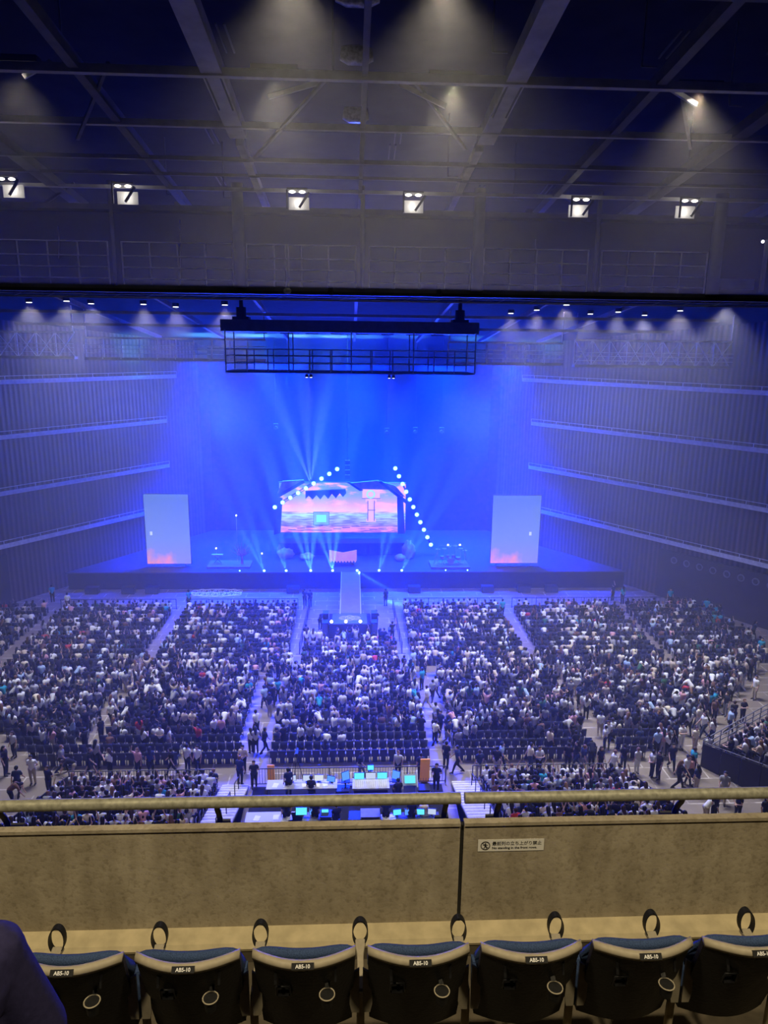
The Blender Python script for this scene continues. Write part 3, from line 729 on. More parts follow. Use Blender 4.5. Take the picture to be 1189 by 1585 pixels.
for pts, lb in (([(425, 790), (430, 770), (437, 772), (434, 825), (424, 828)], 'dark timber post at the tree side of the video wall'), ([(615, 770), (624, 768), (627, 826), (616, 826)], 'dark timber post at the drum side of the video wall')):
    poly_thing('set_post', lb, 'set piece', [('post', pts)], 79.2, .4, [DARKW], 'posts of the stage set')
def rock(pts, y, label, col, seed):
    o = on_y((pts[0] + pts[2]) / 2, pts[3], y); o.z = DZ; p, q = on_y(pts[0], pts[1], y), on_y(pts[2], pts[3], y)
    rr = random.Random(seed); m = MB(); m.ball((0, 0, (p.z - q.z) * .42), ((q.x - p.x) / 2, .9, (p.z - q.z) * .58), 14, 9)
    m.v = [(x * rr.uniform(.8, 1.12), yy * rr.uniform(.8, 1.15), z * rr.uniform(.85, 1.1)) for x, yy, z in m.v]
    tag(m.build('stage_rock', col, None, o), label, 'rock', 'rocks of the stage set')
ROSE = mat('painted_pink_rock', (.55, .25, .30), .85, noise=.4, nscale=1.5)
for pts, y, lb, sd in (((427, 838, 456, 852), 77.5, 'low pink rock on the stage below the video wall corner by the tree', 1), ((462, 845, 488, 853), 77, 'flat pink rock on the stage between the low rock and the booth', 2), ((428, 826, 438, 842), 78.5, 'upright pink rock behind the low rock on the stage', 3), ((622, 832, 643, 858), 77.5, 'tall pale rock on the stage beside the rising lamp bar', 4), ((611, 851, 628, 859), 76.5, 'small pale rock in front of the tall rock on the stage', 5)):
    rock(pts, y, lb, ROSE, sd)
t = thing('riser', 'long dark riser under the video wall', 'riser', (-.6, 79.6, DZ)); m = MB(); m.box((0, 0, .7), (14.8, 2.6, 1.4)); m.build('body', M['drape'], t); m = MB(); m.box((0, 0, 1.44), (15, 2.8, .08)); m.build('top', M['deck'], t)
# pink booth with a scalloped front
o = on_y(531, 877, 74.4); t = thing('booth', 'pink scalloped booth at the top of the runway', 'booth', (o.x, 74.4, DZ))
m = MB(); m.box((0, .5, .6), (2.5, .8, 1.2)); m.build('counter', DARKW, t)
m = MB()
n = 9; top = 1.45; xs2 = [-1.5 + 3.0 * i / 18 for i in range(19)]
lo = [.55 - (.28 if i % 2 else 0) for i in range(19)]
hi = [top + .25 * abs(x) / 1.5 for x in xs2]
vs_ = [(x, -.05 + .1 * abs(x), z) for x, z in zip(xs2, hi)] + [(x, -.05 + .1 * abs(x), z) for x, z in zip(xs2, lo)]
m.add(vs_ + [(x, y + .08, z) for x, y, z in vs_], [(i, i + 19, i + 20, i + 1) for i in range(18)] + [(38 + i + 1, 38 + i + 20, 38 + i + 19, 38 + i) for i in range(18)] + [(i + 1, 39 + i, 38 + i, i) for i in range(18)] + [(i + 19, i + 57, i + 58, i + 20) for i in range(18)])
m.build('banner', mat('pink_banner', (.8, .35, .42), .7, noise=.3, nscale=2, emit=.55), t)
# slanted lamp bars
def lamp_bar(p0, p1, n, y, label):
    a, b = on_y(*p0, y), on_y(*p1, y); c = (a + b) / 2
    t = thing('lamp_bar', label, 'stage light', c, 0, 'slanted lamp bars')
    m = MB()
    d = (b - a).normalized()
    for off in ((0, .25, .16), (0, .25, -.16), (0, .52, 0)): m.tube([a - c - d * .4 + Vector(off), b - c + d * .4 + Vector(off)], .04, 6)
    k = int((b - a).length / .5)
    for i in range(k): m.tube([a - c + d * i * .5 + Vector((0, .25, .16)), a - c + d * (i * .5 + .25) + Vector((0, .52, 0)), a - c + d * (i * .5 + .5) + Vector((0, .25, -.16))], .02, 4)
    m.build('truss', M['steel'], t)
    for i in range(n):
        q = a + (b - a) * (i / (n - 1)) - c
        m = MB(); m.cyl(q + Vector((0, .06, 0)), .26, .16, 12, 'Y'); h = m.build('lamp', M['black'], t)
        m = MB(); m.ball(q + Vector((0, -.03, 0)), (.235, .08, .235), 12, 6); m.build('lens', M['barlamp'], h)
lamp_bar((425.5, 785), (522, 726), 9, 78.6, 'slanted bar of nine blue-white lamps over the tree side of the video wall')
lamp_bar((612, 725), (667, 843), 11, 78.6, 'steep bar of eleven blue-white lamps over the drum side of the video wall')
# hanging fixtures
for i, (px, py, lb) in enumerate(((427, 661, 'small dim lamp hanging in the blue haze above the tree side'), (599, 668, 'small dim lamp hanging in the blue haze above the video wall middle'), (643, 667, 'small dim lamp hanging in the haze, middle of the drum-side three'), (684, 667, 'small dim lamp hanging in the haze, furthest out on the drum side'))):
    p = on_y(px, py, 82)
    t = thing('hanging_lamp', lb, 'stage light', p, 0, 'dim hanging stage lamps')
    m = MB(); m.box((0, 0, .35), (.5, .3, .12)); m.bar((-.24, 0, .3), (-.24, 0, -.2), .05, .05); m.bar((.24, 0, .3), (.24, 0, -.2), .05, .05); m.build('yoke', M['steel2'], t); m = MB(); m.tube([(0, 0, .4), (0, 0, zc(82) - p.z + .05)], .02, 5); m.build('cable', M['steel'], t)
    m = MB(); m.cyl((0, 0, -.1), .2, .4, 10, 'Y'); m.build('lamp_head', M['steel2'], t)
p0, p1 = on_y(538, 742, 79), on_y(538, 698, 79)
t = thing('hanging_speaker', 'slim dark mast of fixtures hanging above the ridge of the set', 'speaker', p0)
m = MB(); m.tube([(0, 0, 0), (0, 0, zc(79) - p0.z + .05)], .04, 6); m.build('pole', M['steel'], t)
for i in range(4):
    m = MB(); m.box((0, 0, .3 + i * .55), (.55, .5, .45)); m.build('cabinet', M['black'], t)

# runway and small stage
t = thing('runway', 'pale runway sloping from the stage down to the small square stage', 'stage', (-.05, 66, 0))
m = MB(); m.add([(x, y, z + dz) for dz in (0, -.12) for (x, y, z) in ((-.92, -5.2, 1.5), (.92, -5.2, 1.5), (.95, 6.0, DZ), (-.95, 6.0, DZ))], [(0, 1, 2, 3), (7, 6, 5, 4), (0, 4, 5, 1), (1, 5, 6, 2), (2, 6, 7, 3), (3, 7, 4, 0)]); m.build('walkway_top', M['runway'], t)
m = MB(); m.box((0, .4, .68), (1.7, 11.1, 1.3)); m.build('skirt', M['drape'], t)
for s in (-1, 1):
    m = MB(); m.bar((s * .94, -5.2, 1.53), (s * .97, 6, DZ + .03), .05, .05); m.build('edge_strip', M['white'], t)
t = thing('small_stage', 'small dark square stage at the end of the runway with a white emblem', 'stage', (-.1, 58.4, 0))
m = MB(); m.box((0, 1.3, .73), (3.7, 2.7, 1.46)); m.build('skirt', M['drape'], t)
m = MB(); m.box((-.02, 1.35, 1.48), (3.1, 2.6, .06)); m.build('deck', M['deck'], t)
m = MB()
for cx, cyy, rx, ry in ((-.45, 1.4, .5, .42), (.45, 1.4, .5, .42), (0, 1.4, .38, .62), (0, 1.4, .85, .22), (0, 1.4, .2, .25)):
    m.tube([(cx + rx * math.cos(2 * PI * j / 24), cyy + ry * math.sin(2 * PI * j / 24), 1.515) for j in range(24)], .035, 4, closed=True)
m.build('emblem', emissive('emblem_glow', (.75, .8, 1), .6), t)  # white emblem given a glow of its own
m = MB(); m.box((0, -.08, .1), (4.0, .3, .2)); m.build('step', M['black'], t)
for px, py, mt, lb in ((513, 966, 'lampcool', 'small white lamp on the front edge of the small stage, tree side'), (535.5, 965.5, 'lamp', 'bright warm lamp at the middle of the small stage front edge'), (558, 966, 'lampcool', 'small white lamp on the front edge of the small stage, drum side')):
    p = on_z(px, py, 1.62); q = thing('edge_lamp', lb, 'stage light', (p.x, 58.55, 1.51), 0)
    m = MB(); m.cyl((0, 0, .06), .10, .10, 10); m.build('base', M['black'], q)
    m = MB(); m.ball((0, -.03, .18), .14, 10, 6); m.build('bulb', M[mt], q)
for sx, lb in ((-1, 'tree'), (1, 'drum')):
    for k in range(2):
        q = thing('speaker', 'black stacked speaker at the %s side of the small stage, %s one' % (lb, ('lower front', 'upper back')[k]), 'speaker', (-.1 + sx * 2.15, 58.6 + k * 1.2, 0), 0, 'speakers beside the small stage')
        m = MB(); m.box((0, 0, .85 + .2 * k), (.5, .8, 1.7 + .4 * k)); m.build('cabinet', M['black'], q)
        m = MB(); m.box((0, -.41, 1.0), (.42, .02, 1.1)); m.build('grille', M['steel'], q)

# footlights with their beams
FT = [(371, 880, -.6, .3, 0), (409, 882, -.5, 1.1, 1), (443, 879, -.35, 1.2, 1), (481, 882, -.2, 1.2, 2), (515, 880, -.15, 1.2, 2), (553, 880, .7, -.42, 2), (587, 880, .35, 1.3, 1), (622, 881, .5, 1.0, 1), (690, 880, .8, .4, 0), (724, 879, .9, .5, 0)]
for i, (px, py, dx, dz, pw) in enumerate(FT):
    p = on_y(px, py, 72.2)
    t = thing('footlight', '%s glowing footlight along the stage edge, counted from the tree' % ORD[i + 1], 'stage light', (p.x, 72.2, DZ), 0, 'footlights along the stage edge')
    m = MB(); m.box((0, .1, .06), (.26, .2, .12)); m.build('base', M['black'], t)
    m = MB(); m.ball((0, -.02, .12), (.13, .08, .1) if pw else (.07, .06, .06), 10, 6); m.build('lens', M['foot'], t)
    if pw:
        for k in range(pw + 1):
            sp_ = (k - pw / 2) * .32
            tgt = (p.x + dx * 6 - sp_ * dz * 5, 67 if dz < 0 else 74.5, 2.0 + dz * 6 + sp_ * dx * 3)
            spot('footlight_beam', (p.x, 72.02, 2.04), tgt, 190000 * pw, (.10, .50, 1.0), 12, .8, .04)
p = on_y(481, 748, 78.2)
for dx, dz in ((-3.2, 8), (1.5, 9), (-.8, 10)):
    spot('bar_beam', (p.x, 78.1, p.z), (p.x + dx, 79.5, p.z + dz), 420000, (.12, .32, 1.0), 13, .9, .05)

# drum kit on its riser
o = on_y(697, 879, 74.2); t = thing('drum_kit', 'drum kit with a cage of cymbal stands at the edge of the stage', 'drum kit', (o.x, 74.2, DZ + .25))
q = thing('drum_riser', 'pale-edged riser under the drum kit', 'riser', (o.x - .15, 74.2, DZ)); m = MB(); m.box((0, 0, .115), (4.2, 2.6, .23)); m.build('platform', M['runway'], q)
DR = mat('drum_shell', (.35, .35, .42), .3); CY = mat('cymbal_brass', (.75, .62, .35), .3, .8)
m = MB(); m.cyl((0, -.2, .33), .33, .45, 18, 'Y'); m.build('bass_drum', DR, t)
for x, y, z, r in ((-.35, -.1, .85, .2), (.3, -.1, .85, .2), (.85, .1, .55, .27), (-.9, .2, .65, .2)):
    m = MB(); m.cyl((x, y, z), r, .3, 14); m.tube([(x, y, 0), (x, y, z)], .02, 5); m.build('tom_drum', DR, t)
for x, y, z in ((-1.4, .1, 1.6), (-.75, -.2, 1.75), (-.2, .2, 1.9), (.5, .2, 1.95), (1.1, 0, 1.7), (1.6, .3, 1.4)):
    m = MB(); m.cyl((x, y, z), .27, .03, 16); c = m.build('cymbal', CY, t)
    m = MB(); m.tube([(x, y, 0), (x, y, z + .05)], .025, 5); m.tube([(x, y, .35), (x + .3, y + .1, 0)], .02, 4); m.tube([(x, y, .35), (x - .3, y + .1, 0)], .02, 4); m.build('stand', M['steel3'], c)
for s in (-1, 1):
    m = MB(); m.tube([(s * 1.9, -.3, 0), (s * 1.3, -.2, 2.1)], .03, 5); m.build('rack_pole', M['steel3'], t)
m = MB(); m.tube([(-1.3, -.2, 2.1), (1.3, -.2, 2.1)], .03, 5); m.build('rack_bar', M['steel3'], t)
for k, s in enumerate((-.35, .95)):
    q = thing('clip_lamp', 'small white lamp on top of the drum cage, %s of two' % ('inner', 'outer')[k], 'stage light', (o.x + s, 74.0, DZ + 2.36), 0); m = MB(); m.ball((0, 0, .06), .1, 8, 6); m.build('bulb', M['lampcool'], q); m = MB(); m.cyl((0, 0, -.02), .05, .06, 8); m.build('clip', M['black'], q)
# bare tree and small riser at the other side
o = on_y(375, 877, 74.5); q = thing('riser', 'pale low riser under the bare stage tree', 'riser', (o.x - 1.3, 74.5, DZ)); m = MB(); m.box((0, 0, .1), (4.6, 2.4, .2)); m.build('platform', M['runway'], q)
t = thing('stage_tree', 'bare branching pink tree on the low riser', 'tree', (o.x, 74.5, DZ + .2))
m = MB(); m.tube([(0, 0, 0), (.03, 0, .5), (-.02, 0, 1.0)], [.16, .11, .09], 7); m.build('trunk', ROSE, t)
for i in range(9):
    a = -1.25 + 2.5 * i / 8; m = MB(); x, z = math.sin(a), math.cos(a)
    m.tube([(0, 0, .8), (x * .5, .1 * (i % 3 - 1), .95 + z * .35), (x * .95, .15 * (i % 3 - 1), 1.0 + z * 1.0), (x * 1.25, .1, 1.2 + z * 1.15)], [.07, .05, .035, .02], 5)
    m.tube([(x * .5, 0, .95 + z * .35), (x * .4, .1, 1.15 + z * .8)], [.04, .02], 4); m.build('branch', ROSE, t)
o = on_y(337, 877, 74.5); t = thing('keyboard', 'small keyboard on a crossed stand beside the bare stage tree', 'keyboard', (o.x, 74.6, DZ + .2))
m = MB(); m.box((0, 0, .95), (1.2, .4, .12)); m.build('keys', M['steel3'], t)
for s in (-1, 1):
    m = MB(); m.tube([(s * .4, .1, 0), (-s * .4, .1, .9)], .03, 5); m.build('leg', M['steel2'], t)
for k, (px, py) in enumerate(((334, 851), (405, 859), (365, 800))):
    p = on_y(px, py, 75); q = thing('stand_lamp', ('small white lamp over the keyboard', 'small white lamp on a stand between tree and rocks', 'tall thin lamp pole behind the bare tree')[k], 'stage light', (p.x, 75.3, DZ))
    m = MB(); m.tube([(0, 0, 0), (0, 0, p.z - DZ)], .03, 5); m.build('pole', M['steel3'], q); m = MB(); m.ball((0, 0, p.z - DZ + .08), .09, 8, 6); m.build('bulb', M['lampcool'], q)
# black subwoofers on the floor in front of the stage
for i, px in enumerate((150, 205, 241, 455, 640, 752, 808, 850)):
    p = on_z(px, 912, 0); q = thing('subwoofer', '%s low black subwoofer on the floor before the stage, counting along it' % ORD[i + 1], 'speaker', (p.x, 71.0, 0), 0, 'subwoofers before the stage')
    m = MB(); m.box((0, 0, .35), (1.3, .7, .7)); m.build('cabinet', M['black'], q); m = MB(); m.box((0, -.36, .35), (1.2, .02, .6)); m.build('grille', M['steel'], q)
# white lattice emblem laid on the floor
o = on_z(335, 918, 0); m = MB()
for i in range(9):
    for j in range(2):
        cx, cyy = (i - 4) * .55, (j - .5) * .9 + (.2 if i % 2 else 0)
        m.tube([(cx + .42 * math.cos(2 * PI * a / 14), cyy + .5 * math.sin(2 * PI * a / 14), .02) for a in range(14)], .045, 4, closed=True)
m.tube([(2.6 * math.cos(2 * PI * a / 30), 1.15 * math.sin(2 * PI * a / 30), .02) for a in range(30)], .06, 4, closed=True)
tag(m.build('floor_emblem', M['white'], None, (o.x, o.y, 0)), 'white interlaced lattice emblem laid on the floor before the stage', 'emblem')

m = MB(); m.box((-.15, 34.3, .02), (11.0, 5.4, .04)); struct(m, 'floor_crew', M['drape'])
# ------------------------------------------------------------------ barriers
def fence(p, q, label, group, h=1.05, step=.18, mt='steel', z=0.0, solid=False):
    p, q = Vector((p[0], p[1], z)), Vector((q[0], q[1], z)); L = (q - p).length; d = (q - p).normalized()
    t = thing('barrier', label, 'barrier', p, math.atan2(d.y, d.x), group)
    m = MB(); m.tube([(0, 0, h), (L, 0, h)], .03, 6); m.build('top_rail', M[mt], t)
    m = MB(); m.tube([(0, 0, .12), (L, 0, .12)], .025, 6); m.build('bottom_rail', M[mt], t)
    m = MB()
    for i in range(1, int(L / step)): m.bar((i * step, 0, .12), (i * step, 0, h), .022, .022)
    m.build('bar', M[mt], t)['kind'] = 'stuff'
    n = max(1, round(L / 2.4))
    for i in range(n + 1):
        m = MB(); m.tube([(i * L / n, 0, 0), (i * L / n, 0, h)], .035, 6); m.tube([(i * L / n, -.3, .01), (i * L / n, .3, .01)], .02, 4); m.build('post', M[mt], t)
    return t
fence((-28, 66.2), (-17, 66.2), 'dark barrier before the second seating block from the white-streaked wall', 'barriers before the seating blocks', step=.5)
fence((-16, 66.2), (-5.2, 66.2), 'dark barrier before the seating block on the tree side of the runway', 'barriers before the seating blocks', step=.5)
fence((5.2, 66.2), (15, 66.2), 'dark barrier before the seating block on the drum side of the runway', 'barriers before the seating blocks', step=.5)
fence((16, 66.2), (33, 66.2), 'dark barrier before the blocks nearest the brown wall', 'barriers before the seating blocks', step=.5)
fence((-4.3, 55.5), (-4.05, 66.0), 'dark barrier along the runway pit, tree side', 'barriers along the runway pit', step=.5)
fence((4.3, 55.5), (4.1, 66.0), 'dark barrier along the runway pit, drum side', 'barriers along the runway pit', step=.5)
for (x0, x1, lb) in ((-16.2, -8.0, 'black barrier along the front of the seats under the unmarked parapet panel'), (-5.8, 5.6, 'black barrier between the crew desks and the open floor'), (7.2, 15.2, 'black barrier along the front of the seats under the stickered parapet panel')):
    fence((x0, 37.2), (x1, 37.2), lb, 'black barriers before the raised seats', h=1.1, step=.16)
# ------------------------------------------------------------------ people
def tint(name, rough=.85, base=(1, 1, 1), spec=.15):
    m = bpy.data.materials.new(name); m.use_nodes = True
    nt = m.node_tree; b = nt.nodes['Principled BSDF']; oi = nt.nodes.new('ShaderNodeObjectInfo')
    nt.links.new(oi.outputs['Color'], b.inputs['Base Color']); b.inputs['Roughness'].default_value = rough
    b.inputs['Specular IOR Level'].default_value = spec
    return m
CLOTH = tint('dyed_cloth'); HAIRM = tint('hair', .5, spec=.3)
SKIN = mat('skin', (.56, .36, .26), .6); SHOE = mat('shoe_leather', (.03, .03, .035), .6)
V3 = Vector
def caps(pose, long_hair=False):
    """the figure as tapered limbs: (start, end, start radius, end radius, region); feet at the origin, facing +Y"""
    c = []
    sit = pose.startswith('sit'); lean = .0
    if sit:
        pel, ch, nk, hd = V3((0, 0, .56)), V3((0, -.04, .93)), V3((0, -.02, 1.06)), V3((0, .02, 1.21))
        hips = [V3((s * .09, .02, .54)) for s in (-1, 1)]; kn = [V3((s * .12, .42, .52)) for s in (-1, 1)]; an = [V3((s * .12, .40, .09)) for s in (-1, 1)]
        if pose == 'sit_lean': ch, nk, hd = V3((0, .14, .88)), V3((0, .24, .98)), V3((0, .34, 1.09))
    elif pose == 'bend':
        pel, ch, nk, hd = V3((0, -.08, .90)), V3((0, .22, 1.12)), V3((0, .38, 1.12)), V3((0, .52, 1.10))
        hips = [V3((s * .09, -.08, .86)) for s in (-1, 1)]; kn = [V3((s * .1, 0, .47)) for s in (-1, 1)]; an = [V3((s * .1, -.04, .08)) for s in (-1, 1)]
    else:
        pel, ch, nk, hd = V3((0, 0, .93)), V3((0, .01, 1.26)), V3((0, .0, 1.40)), V3((0, .03, 1.545))
        hips = [V3((s * .09, 0, .88)) for s in (-1, 1)]; kn = [V3((s * .10, .02, .47)) for s in (-1, 1)]; an = [V3((s * .10, -.02, .08)) for s in (-1, 1)]
        if pose.startswith('walk'):
            kn = [V3((-.09, .20, .50)), V3((.09, .02, .47))]; an = [V3((-.09, .30, .09)), V3((.09, -.30, .14))]
            pel.y = .02; ch.y = .06; nk.y = .07; hd.y = .10
    up = (ch - pel).normalized()
    sh = [nk + V3((s * .165, 0, -.04)) - up * .03 for s in (-1, 1)]
    el, wr = [], []
    for i, s in enumerate((-1, 1)):
        S_ = sh[i]
        if pose in ('stand_up', 'sit_up'): e = S_ + V3((s * .12, .05, .24)); w = S_ + V3((s * .03, .08, .47))
        elif pose in ('stand_one', 'sit_one') and s > 0: e = S_ + V3((.12, .12, .18)); w = S_ + V3((.05, .16, .42))
        elif pose in ('sit_phone', 'stand_phone'): e = S_ + V3((s * .08, .12, -.24)); w = S_ + V3((-s * .10, .32, -.14))
        elif pose == 'clasp': e = S_ + V3((s * .09, -.08, -.26)); w = V3((s * .04, -.17, pel.z + .02))
        elif pose == 'bend': e = S_ + V3((s * .06, .12, -.26)); w = S_ + V3((s * .02, .22, -.46))
        elif pose == 'sit_rest': e = S_ + V3((s * .08, -.02, -.27)); w = V3((s * .05, .17, .66))
        elif pose == 'fold': e = S_ + V3((s * .10, .05, -.27)); w = S_ + V3((-s * .10, .22, -.24))
        elif sit: e = S_ + V3((s * .07, .06, -.27)); w = V3((s * .10, .30, .66))
        elif pose.startswith('walk'): e = S_ + V3((s * .06, s * .10, -.27)); w = S_ + V3((s * .05, s * .26 + .06, -.48))
        else: e = S_ + V3((s * .06, -.02, -.28)); w = S_ + V3((s * .07, .08, -.52))
        el.append(e); wr.append(w)
    A = c.append
    A((pel, ch, .135, .155, 'top')); A((pel + up * .05, pel + up * .2, .13, .125, 'top'))
    for i, s in enumerate((-1, 1)):
        A((ch + V3((s * .07, 0, .03)), sh[i], .125, .068, 'top'))
        A((sh[i], (sh[i] + el[i]) / 2, .062, .058, 'top')); A((sh[i], el[i], .05, .041, 'skin'))
        A((el[i], wr[i], .040, .028, 'skin'))
        d = (wr[i] - el[i]).normalized()
        A((wr[i], wr[i] + d * .07, .032, .036, 'skin')); A((wr[i] + d * .07, wr[i] + d * .15, .034, .018, 'skin'))
        sd = d.cross(up).normalized() * (s * .03)
        A((wr[i] + d * .03, wr[i] + d * .08 - sd * 1.4, .015, .011, 'skin'))
        A((pel, hips[i], .125, .115, 'pants')); A((hips[i], kn[i], .098, .066, 'pants')); A((kn[i], an[i], .064, .048, 'pants'))
        A((an[i], an[i] + V3((0, .15, -.045)), .046, .034, 'shoe')); A((an[i], an[i] + V3((0, -.03, -.04)), .045, .038, 'shoe'))
    A((nk - up * .06, hd - (hd - nk) * .25, .055, .052, 'skin'))
    fw = V3((0, 1, 0)) if pose != 'bend' else V3((0, .5, -.85))
    A((hd + fw * .01, hd - V3((0, 0, .035)) + fw * .03, .092, .078, 'skin'))
    A((hd + fw * .10 + V3((0, 0, .0)), hd + fw * .115 - V3((0, 0, .025)), .012, .016, 'skin'))
    for s in (-1, 1): A((hd + V3((s * .093, 0, .01)), hd + V3((s * .093, 0, -.03)), .016, .012, 'skin'))
    A((hd + V3((0, 0, .035)) - fw * .022, hd + V3((0, 0, .0)) - fw * .035, .103, .098, 'hair'))
    if long_hair:
        A((hd - fw * .05, nk - fw * .10 + V3((0, 0, -.06)), .10, .085, 'hair')); A((nk - fw * .10, ch - fw * .16 + V3((0, 0, -.02)), .085, .05, 'hair'))
    return c
def cap_mesh(cs, grow=0.0, n=10):
    m = MB()
    for a, b, ra, rb, _r in cs:
        m.tube([a, b], [ra + grow, rb + grow], n); m.ball(a, ra + grow, n, 6); m.ball(b, rb + grow, n, 6)
    return m
def remesh(mb, name, voxel, material=None, dec=None, smooth=3):
    me = mb.mesh(name); o = bpy.data.objects.new(name, me); COL.objects.link(o)
    r = o.modifiers.new('r', 'REMESH'); r.mode = 'VOXEL'; r.voxel_size = voxel; r.use_smooth_shade = True
    if smooth: s = o.modifiers.new('s', 'SMOOTH'); s.factor = .5; s.iterations = smooth
    if dec: d = o.modifiers.new('d', 'DECIMATE'); d.ratio = dec
    dg = bpy.context.evaluated_depsgraph_get(); ev = o.evaluated_get(dg)
    out = bpy.data.meshes.new_from_object(ev, preserve_all_data_layers=False, depsgraph=dg); out.name = name
    bpy.data.objects.remove(o); bpy.data.meshes.remove(me)
    out.materials.clear()
    if material: out.materials.append(material)
    return out
PROTO = {}
def proto(pose, lh):
    k = (pose, lh)
    if k not in PROTO:
        cs = caps(pose, lh); g = lambda *r: [x for x in cs if x[4] in r]
        body = [(a, b, ra * (.90 if rg in ('top', 'pants') else 1), rb * (.90 if rg in ('top', 'pants') else 1), rg) for a, b, ra, rb, rg in cs if rg != 'hair']
        d = {'body': remesh(cap_mesh(body), 'body', .022, SKIN, .5), 'shirt': remesh(cap_mesh(g('top'), .008), 'shirt', .026, CLOTH, .6), 'trousers': remesh(cap_mesh(g('pants'), .006), 'trousers', .026, CLOTH, .6), 'hair': remesh(cap_mesh(g('hair'), .0), 'hair', .024, HAIRM, .6)}
        if not pose.startswith('sit'): d['shoes'] = remesh(cap_mesh(g('shoe'), .004), 'shoes', .02, SHOE, .5)
        PROTO[k] = d
    return PROTO[k]
TOPS = [('white', (.80, .80, .78), 30), ('black', (.016, .016, .019), 33), ('grey', (.30, .30, .31), 8), ('pale grey', (.52, .52, .53), 8), ('navy', (.025, .035, .085), 6), ('beige', (.60, .50, .37), 7), ('pale blue', (.36, .48, .66), 4), ('pink', (.68, .36, .37), 2), ('brown', (.16, .085, .05), 3), ('cream', (.78, .70, .50), 4), ('red', (.5, .05, .04), .6), ('dark green', (.04, .12, .07), 1), ('teal', (.03, .30, .42), .6)]
HAIRS = [('black', (.010, .009, .010), 70), ('dark brown', (.045, .024, .016), 24), ('light brown', (.17, .085, .04), 8)]
PANTS = [('black', (.014, .014, .016), 60), ('navy', (.03, .04, .08), 15), ('beige', (.45, .38, .28), 10), ('grey', (.2, .2, .21), 10), ('white', (.7, .7, .68), 5)]
def pick(rng, tab): return rng.choices(tab, [t[2] for t in tab])[0]
N_PEOPLE = [0]
def person(loc, rz, pose, top, hair, pants, lh, label, group=None, scale=1.0):
    t = thing('person', label, 'person', loc, rz, group); scale *= 1.10; t.scale = (scale, scale, scale)
    for nm, me in proto(pose, lh).items():
        o = bpy.data.objects.new(nm, me); COL.objects.link(o); o.parent = t
        if nm == 'shirt': o.color = (*top, 1)
        elif nm == 'trousers': o.color = (*pants, 1)
        elif nm == 'hair': o.color = (*hair, 1)
    N_PEOPLE[0] += 1
    return t
# merged crowd and seating, far from the balcony
LOWMAT = [SKIN] + [mat('hair_%s' % h[0].replace(' ', '_'), h[1], .5) for h in HAIRS] + [mat('top_%s' % t[0].replace(' ', '_'), t[1], .85, spec=.15) for t in TOPS] + [mat('trousers_%s' % p[0].replace(' ', '_'), p[1], .85, spec=.15) for p in PANTS]
LOW = {}
def low(pose, lh):
    k = (pose, lh)
    if k not in LOW:
        cs = caps(pose, lh); parts = []
        for i, (rg, gr, dec) in enumerate((('skin', .004, .40), ('hair', .012, .42), ('top', .014, .28), ('pants', .01, .22))):
            me = remesh(cap_mesh([x for x in cs if x[4] in ((rg, 'shoe') if rg == 'pants' else (rg,))], gr, 8), 'low', .05, None, dec, 2)
            me.calc_loop_triangles()
            v = np.empty(len(me.vertices) * 3, np.float32); me.vertices.foreach_get('co', v)
            f = np.empty(len(me.loop_triangles) * 3, np.int32); me.loop_triangles.foreach_get('vertices', f)
            parts.append((v.reshape(-1, 3), f.reshape(-1, 3), i)); bpy.data.meshes.remove(me)
        LOW[k] = parts
    return LOW[k]
class Mass:
    def __init__(s): s.v = []; s.f = []; s.m = []; s.n = 0
    def put(s, v, f, mi, loc, rz, sc=1.0):
        c, q = math.cos(rz), math.sin(rz); w = v * sc
        out = np.stack([w[:, 0] * c - w[:, 1] * q + loc[0], w[:, 0] * q + w[:, 1] * c + loc[1], w[:, 2] + loc[2]], 1)
        s.v.append(out.astype(np.float32)); s.f.append(f + s.n); s.m.append(np.full(len(f), mi, np.int32)); s.n += len(v)
    def build(s, name, mats):
        me = bpy.data.meshes.new(name); v = np.concatenate(s.v); f = np.concatenate(s.f); mi = np.concatenate(s.m)
        me.vertices.add(len(v)); me.vertices.foreach_set('co', v.ravel())
        me.loops.add(f.size); me.loops.foreach_set('vertex_index', f.ravel().astype(np.int32))
        k = f.shape[1]
        me.polygons.add(len(f)); me.polygons.foreach_set('loop_start', np.arange(0, f.size, k, dtype=np.int32))
        me.polygons.foreach_set('material_index', mi); me.polygons.foreach_set('use_smooth', np.ones(len(f), bool))
        for x in mats: me.materials.append(x)
        me.update(calc_edges=True)
        o = bpy.data.objects.new(name, me); COL.objects.link(o); return o
CROWD = Mass(); rc = random.Random(21)
def extra(loc, rz, pose, lh, ti, hi, pi, sc):
    for v, f, i in low(pose, lh):
        mi = 0 if i == 0 else 1 + hi if i == 1 else 1 + len(HAIRS) + ti if i == 2 else 1 + len(HAIRS) + len(TOPS) + pi
        CROWD.put(v, f, mi, loc, rz, sc * 1.10)

